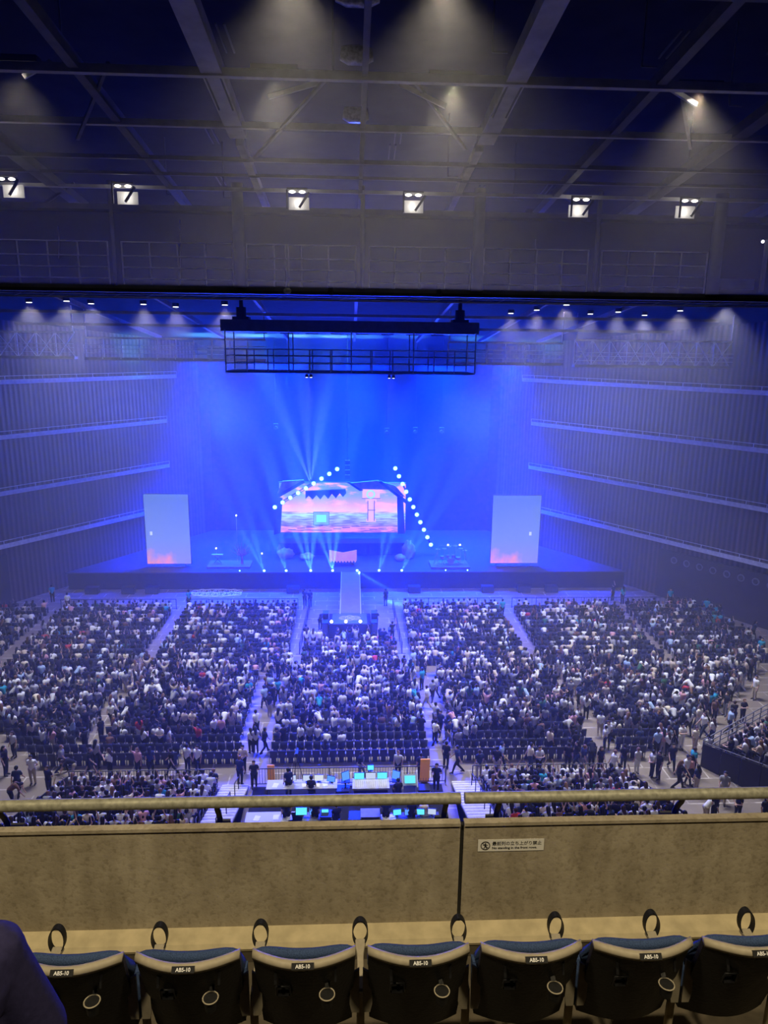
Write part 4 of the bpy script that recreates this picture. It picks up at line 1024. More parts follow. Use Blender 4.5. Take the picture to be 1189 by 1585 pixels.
# ------------------------------------------------------------------ arena seats
sm = MB()
sm.box((0, -.22, .68), (.46, .04, .50), 0, .12); sm.box((0, .0, .43), (.44, .42, .06)); sm.box((0, -.10, .22), (.30, .05, .44))
for s in (-1, 1): sm.box((s * .245, -.04, .60), (.03, .30, .03)); sm.box((s * .245, -.12, .32), (.03, .06, .58))
SEAT_ME = sm.mesh('arena_seat', M['seat'])
SEAT_ME.materials.append(M['seatleg'])
for i, p in enumerate(SEAT_ME.polygons):
    if 18 <= i < 24 or 24 <= i < 30: p.material_index = 1 if i < 24 else 1
SV = np.array(sm.v, np.float32); SF = np.array(sm.f, np.int32)
SEATS = Mass(); N_SEATS = [0]
def seat_mass(loc, rz=0.0):
    SEATS.put(SV[:24], SF[:18], 0, loc, rz); SEATS.put(SV[24:], SF[18:] - 24, 1, loc, rz)
def seat_thing(loc, rz, label, group):
    o = bpy.data.objects.new('arena_seat', SEAT_ME); COL.objects.link(o); o.location = loc; o.rotation_euler = (0, 0, rz)
    N_SEATS[0] += 1
    return tag(o, label, 'seat', group)

PITCH_X = .52
# raised tiers below the balcony, on either side of the crew desks
TIER = []
ROWS, RP, RISE = 10, .86, .27
for sx in (-1, 1):
    m = MB()
    for i in range(ROWS + 1):
        y = 36.7 - i * RP; m.box((sx * 11.75, y - 2.0, (.15 + RISE * i) / 2), (8.4, 4.0, .15 + RISE * i))
    struct(m, 'floor_tier_left' if sx < 0 else 'floor_tier_right', M['darkwall'])
    st = MB(); nos = MB()
    for i in range(22):
        y = 37.1 - i * RP / 2; z = .135 * (i + 1)
        st.box((sx * 6.72, y - 2, z / 2), (1.55, 4.0, z)); nos.box((sx * 6.72, y - .02, z + .004), (1.5, .07, .012))
    t = thing('staircase', ('pale aisle staircase below the unmarked parapet panel', 'pale aisle staircase below the gap between the two parapet panels')[sx > 0], 'stairs', (0, 0, 0))
    st.build('steps', mat('pale_step', (.46, .43, .42), .8, noise=.1), t); nos.build('nosing_strip', M['white'], t)
    for k in range(3):
        y = 36.4 - k * 2.6; z = .135 * 2 * (36.9 - y) / RP
        q = thing('stair_rail', 'thin dark hoop handrail on the %s stairs, %s up the flight' % (('darker', 'brighter')[sx > 0], ('lowest', 'second', 'third')[k]), 'handrail', (sx * 6.72 + .3, y, z), 0, 'hoop handrails on the stairs')
        m = MB(); m.tube([(0, 0, 0), (0, 0, .95), (0, -1.2, 1.32), (0, -1.2, .36)], .03, 6); m.build('rail_pipe', M['steel'], q)
    # black panels down the outer edge
    q = thing('side_barrier', ('black panel barrier down the outer edge of the seats under the unmarked parapet panel', 'black panel barrier down the outer edge of the seats under the stickered parapet panel')[sx > 0], 'barrier', (sx * 16.15, 36.9, 0))
    for k in range(4):
        m = MB(); y0, y1 = -k * 2.1, -(k + 1) * 2.1 + .1; za, zb = RISE / RP * (-y0), RISE / RP * (-y1)
        m.add([(x, y, z) for x in (-.03, .03) for (y, z) in ((y0, 0), (y1, 0), (y1, zb + 1.0), (y0, za + 1.0))], [(0, 1, 2, 3), (7, 6, 5, 4), (0, 4, 5, 1), (1, 5, 6, 2), (2, 6, 7, 3), (3, 7, 4, 0)]); m.build('panel', M['black'], q)
    for i in range(ROWS):
        y = 36.25 - i * RP; z = .15 + RISE * i
        for j in range(16):
            x = sx * (7.75 + PITCH_X * j + .1)
            TIER.append((i, j, sx, x, y, z))
ri = random.Random(11)
POOL = []
SIT = [('sit', 46), ('sit_lean', 16), ('sit_phone', 22), ('sit_up', 7), ('sit_one', 9)]
for (i, j, sx, x, y, z) in TIER:
    px, py = project((x, y + .02, z + 1.05))
    hidden = 1222 < py < 1260 or py > 1284
    blk = ('unmarked', 'stickered')[sx > 0]
    place = '%s from the stairs, %s row, under %s parapet panel' % (ORD[j + 1], ORD[i + 1], blk)
    taken = ri.random() < .93
    sp_x, sp_y = project((x, y - .2, z + .75))
    if not hidden and N_SEATS[0] < 300 and i > 0: seat_thing((x, y, z), 0, 'dark seat, %s' % place, 'seats of the raised tiers')
    else: seat_mass((x, y, z))
    if taken:
        top, hair, pants = pick(ri, TOPS), pick(ri, HAIRS), pick(ri, PANTS)
        pose = ri.choices([p[0] for p in SIT], [p[1] for p in SIT])[0]; lh = ri.random() < .45
        POOL.append((hidden, -i, (x, y + ri.uniform(.04, .10), z + .02), ri.uniform(-.25, .25), pose, top, hair, pants, lh, '%s top, %s hair, %s' % (top[0].capitalize(), hair[0], place), ri.uniform(.94, 1.04)))
# tier block at the side, its rows turned towards the stage
OX, OY = 21.7, 38.5; ux, uy = .836, .549; vx, vy = .549, -.836; SRZ = math.atan2(-vx, -vy) * 0 + math.atan2(-vy, -vx) - PI / 2
m = MB()
def sb(u, v, z): return (OX + ux * u + vx * v, OY + uy * u + vy * v, z)
m2 = MB()
for i in range(9):
    v0 = .9 + i * .85; zt = .9 + .28 * i
    m.add([sb(0.1, v0, 0), sb(13, v0, 0), sb(13, v0 + 3, 0), sb(.1, v0 + 3, 0), sb(.1, v0, zt), sb(13, v0, zt), sb(13, v0 + 3, zt), sb(.1, v0 + 3, zt)], [(3, 2, 1, 0), (4, 5, 6, 7), (0, 1, 5, 4), (1, 2, 6, 5), (2, 3, 7, 6), (3, 0, 4, 7)])
m.add([sb(0, 0, 0), sb(13, 0, 0), sb(13, 1.2, 0), sb(0, 1.2, 0), sb(0, 0, .75), sb(13, 0, .75), sb(13, 1.2, .75), sb(0, 1.2, .75)], [(3, 2, 1, 0), (4, 5, 6, 7), (0, 1, 5, 4), (1, 2, 6, 5), (2, 3, 7, 6), (3, 0, 4, 7)])
struct(m, 'floor_side_tier', M['darkwall'])
q = thing('side_balustrade', 'black panelled balustrade round the corner of the turned side tier', 'balustrade', (OX, OY, 0))
def sbl(u, v, z): a = sb(u, v, z); return (a[0] - OX, a[1] - OY, a[2])
for k in range(6):
    v0, v1 = k * 1.2, k * 1.2 + 1.15; z0, z1 = 1.5 + .12 * k, 1.5 + .12 * k + .12
    m = MB(); m.add([sbl(u, v, z) for u in (-.05, .03) for (v, z) in ((v0, 0), (v1, 0), (v1, z1), (v0, z0))], [(0, 1, 2, 3), (7, 6, 5, 4), (0, 4, 5, 1), (1, 5, 6, 2), (2, 6, 7, 3), (3, 7, 4, 0)]); m.build('panel', M['black'], q)
    m = MB(); m.bar(sbl(-.01, v0, z0 + .12), sbl(-.01, v1, z1 + .12), .05, .05); m.bar(sbl(-.01, v0 + .05, z0 - .1), sbl(-.01, v0 + .05, z0 + .12), .04, .04); m.build('cap_rail', M['steel2'], q)
m = MB()
for z in (1.1, 1.45, 1.8): m.bar(sbl(0, 0, z), sbl(13, 0, z), .05, .05)
m.build('front_rail', M['steel2'], q)
m = MB()
for k in range(14): m.bar(sbl(k, 0, .7), sbl(k, 0, 1.8), .05, .05)
m.build('front_post', M['steel2'], q)['kind'] = 'stuff'
for i in range(8):
    for j in range(20):
        u, v = .75 + j * .53, 1.35 + i * .85; x, y, z = sb(u, v, .9 + .28 * i)
        px, py = project((x, y, z + 1))
        if px > 1260 or py > 1290: continue
        rz = SRZ; seat_mass((x, y, z), rz)
        if ri.random() < .9:
            top, hair, pants = pick(ri, TOPS), pick(ri, HAIRS), pick(ri, PANTS)
            pose = ri.choices([p[0] for p in SIT], [p[1] for p in SIT])[0]; lh = ri.random() < .45
            hid = px > 1186 or 1222 < py < 1262
            POOL.append((hid, 6, (x - vx * .07, y - vy * .07, z + .012), rz + ri.uniform(-.3, .3), pose, top, hair, pants, lh, '%s top, %s hair, %s from the balustrade, %s row, turned side tier' % (top[0].capitalize(), hair[0], ORD[j + 1], ORD[i + 1]), ri.uniform(.94, 1.04)))
# people on foot on the open floor: (feet in the photograph, pose, top, heading)
def facing(kind, rng): return {'a': rng.uniform(-.5, .5), 't': PI + rng.uniform(-.5, .5), 'l': PI / 2 + rng.uniform(-.4, .4), 'r': -PI / 2 + rng.uniform(-.4, .4)}[kind]
WALK = [(10, 1200, 'stand', 1, 'r'), (23, 1172, 'stand', 3, 't'), (29, 1233, 'walk', 4, 'a'), (52, 1214, 'clasp', 0, 't'), (77, 1229, 'clasp', 1, 't'), (96, 1196, 'walk', 2, 'r'), (114, 1205, 'bend', 1, 'l'), (140, 1200, 'walk', 1, 'r'), (151, 1190, 'stand', 2, 'a'), (172, 1203, 'phone', 0, 'l'), (215, 1201, 'one', 7, 't'), (234, 1199, 'stand', 4, 'a'), (268, 1200, 'walk', 1, 'l'), (291, 1196, 'stand', 0, 'a'), (307, 1196, 'stand', 0, 't'), (20, 1246, 'bend', 8, 'r'), (377, 1196, 'fold', 5, 't'), (394, 1220, 'clasp', 1, 't'), (372, 1215, 'stand', 4, 'a'), (557, 1206, 'walk', 1, 'r'), (616, 1204, 'stand', 3, 't'), (651, 1207, 'stand', 4, 'a'), (675, 1225, 'clasp', 1, 't'), (690, 1190, 'stand', 1, 'a'), (709, 1197, 'walk', 4, 'l'), (741, 1204, 'stand', 4, 'a'), (768, 1200, 'stand', 1, 'a'), (773, 1192, 'walk', 6, 'r'), (818, 1194, 'walk', 9, 'r'), (833, 1198, 'phone', 3, 't'), (878, 1192, 'stand', 1, 'a'), (893, 1190, 'walk', 1, 'l'), (902, 1196, 'stand', 4, 'r'), (915, 1185, 'bend', 1, 'a'), (928, 1196, 'stand', 1, 't'), (947, 1203, 'walk', 0, 'r'), (964, 1193, 'stand', 1, 'a'), (985, 1198, 'stand', 3, 'a'),
        (1167, 1083, 'stand', 0, 'l'), (1148, 1118, 'phone', 1, 't'), (1134, 1124, 'walk', 1, 'a'), (1127, 1136, 'walk', 6, 'r'), (1101, 1151, 'stand', 0, 'a'), (1104, 1119, 'stand', 8, 't'), (1080, 1131, 'stand', 9, 'a'), (1089, 1142, 'walk', 0, 'l'), (1074, 1164, 'stand', 9, 't'), (1053, 1160, 'phone', 0, 't'), (1038, 1192, 'walk', 1, 't'), (1008, 1203, 'clasp', 3, 'r'), (1018, 1206, 'stand', 1, 'l'), (1027, 1150, 'stand', 1, 'a'), (1045, 1151, 'bend', 1, 'l'), (1048, 1221, 'walk', 1, 'r'), (1059, 1212, 'walk', 0, 't'), (1069, 1213, 'walk', 7, 'l'), (1077, 1226, 'stand', 4, 'a'), (1071, 1200, 'stand', 12, 'r'), (1092, 1180, 'stand', 0, 'a'), (1118, 1240, 'walk', 2, 't'), (1140, 1270, 'clasp', 1, 'r'), (1182, 1282, 'stand', 1, 't'), (1092, 1272, 'bend', 0, 'r'), (1104, 1272, 'stand', 1, 'a'), (1122, 1108, 'stand', 1, 'l'), (1085, 1108, 'one', 0, 'a'), (1064, 1122, 'phone', 2, 'a'),
        (1092, 955, 'stand', 12, 'a'), (1036, 938, 'stand', 12, 't'), (1164, 992, 'walk', 4, 'r'), (1176, 1020, 'stand', 12, 't'), (963, 935, 'stand', 12, 'a')]
PM = {'phone': 'stand_phone', 'one': 'stand_one'}
DO = {'stand': 'standing', 'walk': 'walking', 'clasp': 'standing with hands behind the back', 'bend': 'bending over', 'phone': 'standing with a phone held up', 'one': 'standing with one arm raised', 'fold': 'standing with folded arms', 'stand_up': 'standing with both arms up'}
AT = {'a': 'back to the balcony', 't': 'facing the balcony', 'l': 'turned towards the white-streaked wall', 'r': 'turned towards the brown slatted wall'}
def where(px, py):
    if py < 1040: return 'on the far side aisle by the brown wall'
    if px < 130 and py >= 1160: return 'on the taped floor by the panel barrier end'
    if px < 370: return 'on the cross aisle behind the unmarked-panel seats'
    if px < 420: return 'at the head of the dim stairs'
    if px < 668: return 'behind the crew desk barrier'
    if px < 720: return 'at the head of the bright stairs'
    if px < 1000: return 'on the cross aisle behind the sticker-panel seats'
    if py < 1145: return 'on the sloping walkway above the side tier corner'
    return 'on the walkway below the side tier corner'
FOOT = []
seen_l = {}
for (px, py, po, ti, hd) in WALK:
    p = on_z(px, py, 0); top, hair, pants = TOPS[ti], pick(ri, HAIRS), pick(ri, PANTS); lh = ri.random() < .3
    w = where(px, py)
    key = (w, top[0]); seen_l[key] = seen_l.get(key, 0) + 1
    nth = '' if seen_l[key] == 1 else ', %s such' % ORD[seen_l[key]]
    lab = '%s top, %s trousers, %s %s%s' % (top[0].capitalize(), pants[0], DO[po], w, nth)
    if len(lab.split()) > 16: lab = '%s top, %s %s%s' % (top[0].capitalize(), DO[po].split(' with')[0], w, nth)
    person((p.x, p.y, 0), facing(hd, ri), PM.get(po, po), top[1], hair[1], pants[1], lh, lab, None, ri.uniform(.97, 1.07))
# crew by the runway
for (px, py, po, lb) in ((474, 997, 'phone', 'Crew member in black standing by the pit barrier beside the small stage'), (480, 940, 'stand', 'Crew member in dark clothes at the far end of the pit barrier'), (496, 974, 'bend', 'Crew member stooping over the speaker at the tree side of the small stage'), (472, 938, 'stand', 'Dark figure standing behind the pit barrier near the floor emblem'), (582, 973, 'phone', 'Crew member holding something up at the drum side of the small stage'), (594, 1003, 'stand', 'Crew member in black standing in front of the red barrier'), (607, 992, 'one', 'Camera operator in black behind the tripod camera'), (597, 938, 'stand', 'Dark figure at the far end of the drum-side pit barrier'), (106, 945, 'stand', 'White-shirted person on the aisle before the outermost block'), (82, 932, 'stand', 'Teal-shirted person at the barrier of the outermost aisle'), (777, 955, 'stand', 'Teal-shirted person in the aisle between two drum-side blocks'), (293, 940, 'stand', 'Teal-shirted person at the far end of the aisle beside the floor emblem'), (948, 930, 'one', 'Person holding up a white board at the barrier by the brown wall')):
    p = on_z(px, py, 0); ti = 12 if 'Teal' in lb else 0 if 'White' in lb else 1
    person((p.x, p.y, 0), ri.uniform(-.6, .6), PM.get(po, po), TOPS[ti][1], HAIRS[0][1], PANTS[0][1], False, lb)
# crew at the desks
CREW = [(447, 1233, 'stand', 4, 'Crew member in navy standing at the paper-strewn desk'), (444, 1283, 'stand', 1, 'Crew member in black standing behind the front desk, back to the balcony'), (488, 1283, 'stand', 1, 'Crew member in black by the cyan monitor'), (597, 1283, 'phone', 4, 'Crew member in navy beside the white equipment case'), (637, 1283, 'stand', 1, 'Crew member in black at the lighting desk'), (616, 1240, 'sit', 1, 'Crew member seated beside the white rack screen'), (656, 1278, 'sit_lean', 5, 'Crew member in beige seated at the lighting desk end'), (521, 1280, 'sit', 1, 'Crew member in black seated between the two front desks'), (463, 1280, 'sit_lean', 1, 'Crew member leaning over the front desk by the cyan monitor'), (482, 1236, 'sit', 1, 'Crew member in black seated at the paper-strewn desk')]
for (px, py, po, ti, lb) in CREW:
    p = on_z(px, py, .0); person((p.x, p.y, 0), ri.uniform(-.4, .4), PM.get(po, po), TOPS[ti][1], HAIRS[0][1], PANTS[0][1], False, lb)
    if po.startswith('sit'):
        c = thing('stool', lb.replace('Crew member', 'Black stool under the crew member').replace(' seated', ''), 'stool', (p.x, p.y, 0), 0, 'crew stools'); m = MB(); m.cyl((0, 0, .42), .18, .06, 12); m.build('seat', M['black'], c); m = MB(); m.cyl((0, 0, .2), .03, .4, 8); m.cyl((0, 0, .01), .2, .02, 10); m.build('base', M['steel'], c)
POOL.sort(key=lambda r: (r[0], r[1]))
for k, (hid, _i, loc, rz, pose, top, hair, pants, lh, lab, sc) in enumerate(POOL):
    if not hid and N_PEOPLE[0] < 312: person(loc, rz, pose, top[1], hair[1], pants[1], lh, lab, None, sc)
    else: extra(loc, rz, pose, lh, TOPS.index(top), HAIRS.index(hair), PANTS.index(pants), sc)

# the arena's flat blocks: seats and the rest of the crowd
def crowd_row(x0, x1, y, poses, fill, rng, white=1.0, z=0.0):
    n = int((x1 - x0) / PITCH_X)
    for j in range(n):
        x = x0 + (j + .5) * PITCH_X
        px, py = project((x, y, z + 1))
        if px < -40 or px > 1230: continue
        yield j, x, n, px, py
FAR = [(-36.5, -28.4), (-27.0, -16.9), (-15.6, -5.0), (5.0, 14.7), (15.8, 25.7), (26.9, 35.5)]
FPOSE = [('sit', 40), ('sit_lean', 35), ('sit_phone', 14), ('sit_up', 4), ('sit_one', 4), ('stand', 3)]
MPOSE = [('stand', 30), ('stand_phone', 16), ('stand_up', 8), ('stand_one', 8), ('sit', 16), ('sit_lean', 8), ('bend', 9), ('walk', 5)]
FTOPS = [(t[0], t[1], {'white': 17, 'black': 46, 'pale grey': 4, 'cream': 2}.get(t[0], t[2])) for t in TOPS]
def put_extra(x, y, z, poses, rng, rz=None):
    po = rng.choices([p[0] for p in poses], [p[1] for p in poses])[0]
    up_ = not po.startswith('sit')
    ti = FTOPS.index(pick(rng, FTOPS)) if poses is FPOSE else TOPS.index(pick(rng, TOPS))
    extra((x + rng.uniform(-.05, .05), y + (rng.uniform(.2, .38) if up_ else .07), z + .01), rng.uniform(-.4, .4) if not up_ else rng.uniform(-1.0, 1.0) + (PI if rng.random() < .12 else 0), po, rng.random() < .45, ti, HAIRS.index(pick(rng, HAIRS)), PANTS.index(pick(rng, PANTS)), rng.uniform(.93, 1.05))
for (x0, x1) in FAR:
    for r in range(13):
        y = 53.2 + r * .96
        a, b_ = x0, x1
        if x1 > 30: b_ = x1 - max(0, 57 - y) * .1
        for j, x, n, px, py in crowd_row(a, b_, y, None, None, rc):
            if abs(x) > wall_x(y) - 1.5: continue
            seat_mass((x, y, 0))
            if rc.random() < .84: put_extra(x, y, 0, FPOSE, rc)
for r in range(5):
    y = 52.4 + r * .98
    for j, x, n, px, py in crowd_row(-4.0, 4.0, y, None, None, rc):
        seat_mass((x, y, 0))
        if rc.random() < .93: put_extra(x, y, 0, FPOSE if r < 4 else MPOSE, rc)
for r in range(12):
    y = 39.6 + r * 1.03
    lim = 18.2 + (y - 39) * 1.1
    for (x0, x1) in ((-lim, -17.0 if r > 1 else -10.5), (-15.9, -6.6), (-5.0, 5.0), (6.6, 15.9), (17.0, lim + .2)):
        if r < 2: 
            if x0 == -15.9: x0 = -9.9
        if x1 - x0 < 1: continue
        for j, x, n, px, py in crowd_row(x0, x1, y, None, None, rc):
            if r == 0 and N_SEATS[0] < 300 and 0 < px < 1189:
                seat_thing((x, y, 0), 0, 'navy seat, %s along the cross-aisle row of the %s block from the streaked wall' % (ORD[j + 1], ORD[1 + sum(x0 > q for q in (-16.5, -5.5, 5.5, 16.5))]), 'seats along the cross aisle')
            else: seat_mass((x, y, 0))
            f = .12 if r == 0 else .50 if r == 1 else .80 if r == 2 else .93
            if rc.random() < f: put_extra(x, y, 0, MPOSE, rc)
# people filling the aisles of the middle block
for k in range(70):
    y = rc.uniform(40, 52); x = rc.choice((-16.4, -5.8, 5.8, 16.4)) + rc.uniform(-.5, .5)
    put_extra(x, y, 0, [('stand', 5), ('walk', 5), ('stand_phone', 2)], rc)
for k in range(46):
    y = rc.uniform(39, 51); x = 18.6 + (y - 39) * 1.1 + rc.uniform(0, 1.3)
    put_extra(x, y, 0, [('stand', 5), ('walk', 5), ('stand_phone', 2)], rc)
for k in range(22):
    x = rc.uniform(-17, 17); put_extra(x, rc.uniform(51.6, 52.3), 0, [('stand', 5), ('walk', 5)], rc)
o = CROWD.build('crowd', LOWMAT); tag(o, 'dense crowd filling the flat seating blocks between stage and cross aisle', 'crowd', None, 'stuff')
o = SEATS.build('arena_seating', [M['seat'], M['seatleg']]); tag(o, 'dark rows of arena seats filling the flat blocks under the crowd', 'seating', None, 'stuff')
# ------------------------------------------------------------------ crew desks
def table(px, py, w, d, label, h=.75, mt='tablewhite'):
    p = on_z(px, py, 0); t = thing('folding_table', label, 'table', (p.x, p.y, 0))
    m = MB(); m.box((0, 0, h), (w, d, .04)); m.build('tabletop', M[mt], t)
    for sx in (-1, 1):
        for sy in (-1, 1):
            m = MB(); m.tube([(sx * (w / 2 - .08), sy * (d / 2 - .08), 0), (sx * (w / 2 - .08), sy * (d / 2 - .08), h - .02)], .022, 6); m.build('leg', M['steel'], t)
    return t
SCR = {k: emissive('screen_' + k, c, s) for k, c, s in (('cyan', (.12, .72, .92), 1.3), ('blue', (.10, .30, .9), 1.2), ('pale', (.62, .72, .95), .9), ('white', (.8, .85, .9), .9))}
def monitor(x, y, z, w, h, label, sc, rz=0.0, tilt=.25):
    t = thing('monitor', label, 'monitor', (x, y, z), rz, None)
    m = MB(); m.box((0, 0, h / 2 + .08), (w, .04, h), 0, -tilt); m.build('casing', M['black'], t)
    m = MB(); m.box((0, -.026, h / 2 + .08), (w - .04, .01, h - .04), 0, -tilt); m.build('display', SCR[sc], t)
    m = MB(); m.box((0, .03, .04), (.08, .04, .10)); m.box((0, .03, .006), (.24, .18, .012)); m.build('stand', M['black'], t)
    return t
t1 = table(468, 1232, 4.0, .9, 'long white table strewn with papers and screens by the dim stairs')
t2 = table(425, 1284, 3.0, .85, 'white front table under the handrail by the dim stairs')
t3 = table(480, 1284, 2.2, .8, 'white front table with the cyan monitor', mt='steel2')
t4 = table(642, 1284, 2.6, .8, 'dark front table holding the lighting screens', mt='steel')
for tt, xs_, lb in ((t1, (-1.5, -.9, .15, .5, .85, 1.3), 'papers'), (t2, (-.9, .1, .8), 'front papers')):
    for i, x in enumerate(xs_):
        p = tt.location; q = MB(); q.box((0, 0, .006), (.30, .42, .012), .2 * (i % 3 - 1))
        tag(q.build('paper_pad', M['white'], None, (p.x + x, p.y - .1 + .05 * (i % 2), .77)), 'white paper pad, %s along the %s' % (ORD[i + 1], 'paper-strewn desk' if lb == 'papers' else 'front table by the dim stairs'), 'paper', 'paper pads on the crew tables')
monitor(t1.location.x + .3, t1.location.y + .2, .77, .55, .36, 'pale monitor in the middle of the paper-strewn desk', 'pale')
monitor(t1.location.x + .95, t1.location.y + .2, .77, .55, .36, 'white-lit monitor beside the pale monitor on the paper-strewn desk', 'white')
monitor(t1.location.x - .6, t1.location.y + .2, .77, .5, .34, 'dark-framed pale monitor by the standing crew member at the paper-strewn desk', 'pale', .2)
monitor(t1.location.x + 1.65, t1.location.y + .1, .77, .5, .34, 'blue monitor at the end of the paper-strewn desk', 'blue', -.3)
monitor(t3.location.x - .45, t3.location.y + .1, .77, .62, .42, 'upper cyan monitor on the front table', 'cyan')
monitor(t3.location.x + .2, t3.location.y + .1, .77, .5, .36, 'blue monitor next to the cyan one on the front table', 'blue')
monitor(t3.location.x + .8, t3.location.y + .1, .77, .4, .3, 'small cyan monitor at the end of the front table', 'cyan')
for i in range(4): monitor(t4.location.x - .95 + .62 * i, t4.location.y + .1, .77, .46, .32, 'blue-lit lighting screen, %s along the dark front table' % ORD[i + 1], ('cyan', 'blue', 'cyan', 'pale')[i], .1 * (1.5 - i))
# big console in the middle
p = on_z(574, 1234, 0); t = thing('mixing_console', 'wide mixing console with a bank of cyan screens in the middle of the crew area', 'mixing console', (p.x, p.y, 0))
m = MB(); m.box((0, .2, .40), (1.9, .7, .8)); m.build('cabinet', M['black'], t)
m = MB(); m.box((0, 0, .86), (2.1, .85, .12), 0, .14); m.build('control_surface', M['steel3'], t)
m = MB()
for i in range(16): m.box((-.9 + i * .12, -.1, .93), (.03, .5, .02), 0, .14)
m.build('fader', M['white'], t)['kind'] = 'stuff'
for i in range(3):
    m = MB(); m.box((-.66 + i * .66, .42, 1.12), (.60, .05, .38), 0, -.3); h = m.build('screen', M['black'], t); m = MB(); m.box((-.66 + i * .66, .385, 1.12), (.56, .02, .34), 0, -.3); m.build('display', SCR['cyan' if i != 1 else 'pale'], h)
monitor(p.x - 1.45, p.y + .2, .95, .5, .5, 'tilted blue screen on the wing of the wide console by the desk', 'blue', .5).scale = (1, 1, 1)
monitor(p.x + 1.45, p.y + .2, .95, .5, .5, 'tilted blue screen on the wing of the wide console by the white rack', 'blue', -.5)
for s, lb in ((-1, 'by the paper desk'), (1, 'by the white rack')):
    q = thing('side_stand', 'black stand under the tilted screen %s' % lb, 'stand', (p.x + s * 1.45, p.y + .2, 0)); m = MB(); m.box((0, 0, .93), (.5, .4, .04)); m.build('shelf', M['black'], q); m = MB(); m.tube([(0, 0, 0), (0, 0, .92)], .04, 8); m.cyl((0, 0, .015), .22, .03, 12); m.build('pole', M['steel'], q)
monitor(p.x, p.y + .75, 1.2, .4, .3, 'small cyan screen standing above the middle of the wide console', 'cyan')
q = thing('screen_stand', 'thin black stand behind the wide console', 'stand', (p.x, p.y + .75, 0)); m = MB(); m.tube([(0, 0, .02), (0, 0, 1.2)], .03, 8); m.build('pole', M['steel'], q); m = MB(); m.cyl((0, 0, .012), .22, .024, 12); m.build('base', M['black'], q)
# white rack with a screen
p = on_z(634, 1234, 0); t = thing('equipment_rack', 'white tilted rack with a cyan screen beside the wide console', 'rack', (p.x, p.y, 0))
for s in (-1, 1):
    m = MB(); m.bar((s * .42, -.3, .75), (s * .42, .35, 1.5), .06, .06); m.tube([(s * .42, -.3, .75), (s * .42, -.3, 0)], .03, 6); m.tube([(s * .42, .35, 1.5), (s * .42, .35, 0)], .03, 6); m.build('side_frame', M['white'], t)
m = MB(); m.box((0, .02, 1.1), (.76, .62, .08), 0, .85); m.build('panel', M['steel3'], t)
m = MB(); m.box((0, -.03, 1.17), (.6, .4, .02), 0, .85); m.build('display', SCR['cyan'], t)
# cases
for i, (px, py, w, d, h, mt, lb) in enumerate(((573, 1284, 1.0, .7, .95, 'steel2', 'grey-topped flight case between the front tables'), (552, 1284, .8, .7, .8, 'black', 'black flight case left of the grey-topped case'), (601, 1286, .75, .6, .7, 'white', 'white equipment case at the front of the crew area'), (505, 1284, .6, .6, .9, 'black', 'tall black rack beside the cyan monitor table'), (655, 1238, .7, .6, .75, 'black', 'black flight case beside the white rack'), (530, 1236, .8, .6, .6, 'black', 'low black case behind the wide console'))):
    p = on_z(px, py, 0); t = thing('flight_case', lb.replace('left of', 'next to'), 'case', (p.x, p.y, 0))
    m = MB(); m.box((0, 0, h / 2 + .04), (w, d, h)); m.build('body', M['black'], t)
    m = MB(); m.box((0, 0, h + .055), (w + .03, d + .03, .04)); m.build('lid', M[mt], t)
    m = MB()
    for sx in (-1, 1):
        for sz in (.1, h): m.box((sx * w / 2, -d / 2, sz), (.05, .03, .05))
    m.build('corner_trim', M['steel3'], t)
    for sx in (-1, 1):
        for sy in (-1, 1):
            m = MB(); m.cyl((sx * (w / 2 - .08), sy * (d / 2 - .08), .03), .03, .03, 8, 'X'); m.build('wheel', M['black'], t)
# orange boards
for (px, py, tl, lb) in ((420, 1212, .1, 'orange board standing by the paper-strewn desk and dim stairs'), (657, 1213, .18, 'orange board leaning by the bright stairs')):
    p = on_z(px, py, 0); t = thing('safety_board', lb, 'board', (p.x, p.y, 0))
    m = MB(); m.box((0, 0, .62 if tl < .15 else .88), (.42 if tl < .15 else .55, .06, 1.2 if tl < .15 else 1.7), 0, tl); m.build('panel', M['orange'], t); m = MB(); m.box((0, 0, .02), (.4, .35, .04)); m.build('foot', M['black'], t)
# camera tripods by the runway and among the desks
def tripod(px, py, label, h=1.5, z0=0.0):
    p = on_z(px, py, 0); t = thing('tripod_camera', label, 'camera', (p.x, p.y, z0))
    for a in (0, 2.1, 4.2):
        m = MB(); m.tube([(.35 * math.cos(a), .35 * math.sin(a), 0), (0, 0, h)], .025, 6); m.build('leg', M['steel'], t)
    m = MB(); m.box((0, .1, h + .12), (.16, .5, .22)); b_ = m.build('camera_body', M['black'], t)
    m = MB(); m.cyl((0, .45, h + .12), .07, .25, 10, 'Y'); m.build('lens', M['black'], b_)
tripod(602, 1003, 'tripod camera beside the drum-side pit barrier')
tripod(473, 942, 'tripod camera at the far end of the tree-side pit barrier')
tripod(460, 1205, 'tripod camera behind the paper-strewn desk')
# red tape barriers near the small stage
for (px0, px1, py, lb) in ((577, 607, 997, 'low red barrier beside the small stage'), (494, 500, 1003, 'short red barrier at the tree side of the small stage'), (605, 620, 1036, 'low red barrier at the end of the pit aisle')):
    a, b_ = on_z(px0, py, 0), on_z(px1, py, 0); c = (a + b_) / 2
    t = thing('red_barrier', lb, 'barrier', (c.x, c.y, 0)); w = b_.x - a.x
    m = MB(); m.box((0, 0, .62), (w, .06, .22)); m.build('bar', mat('red_board', (.75, .08, .06), .6), t)
    for s in (-1, 1): m = MB(); m.box((s * w * .4, 0, .27), (.05, .3, .54)); m.build('leg', M['steel'], t)

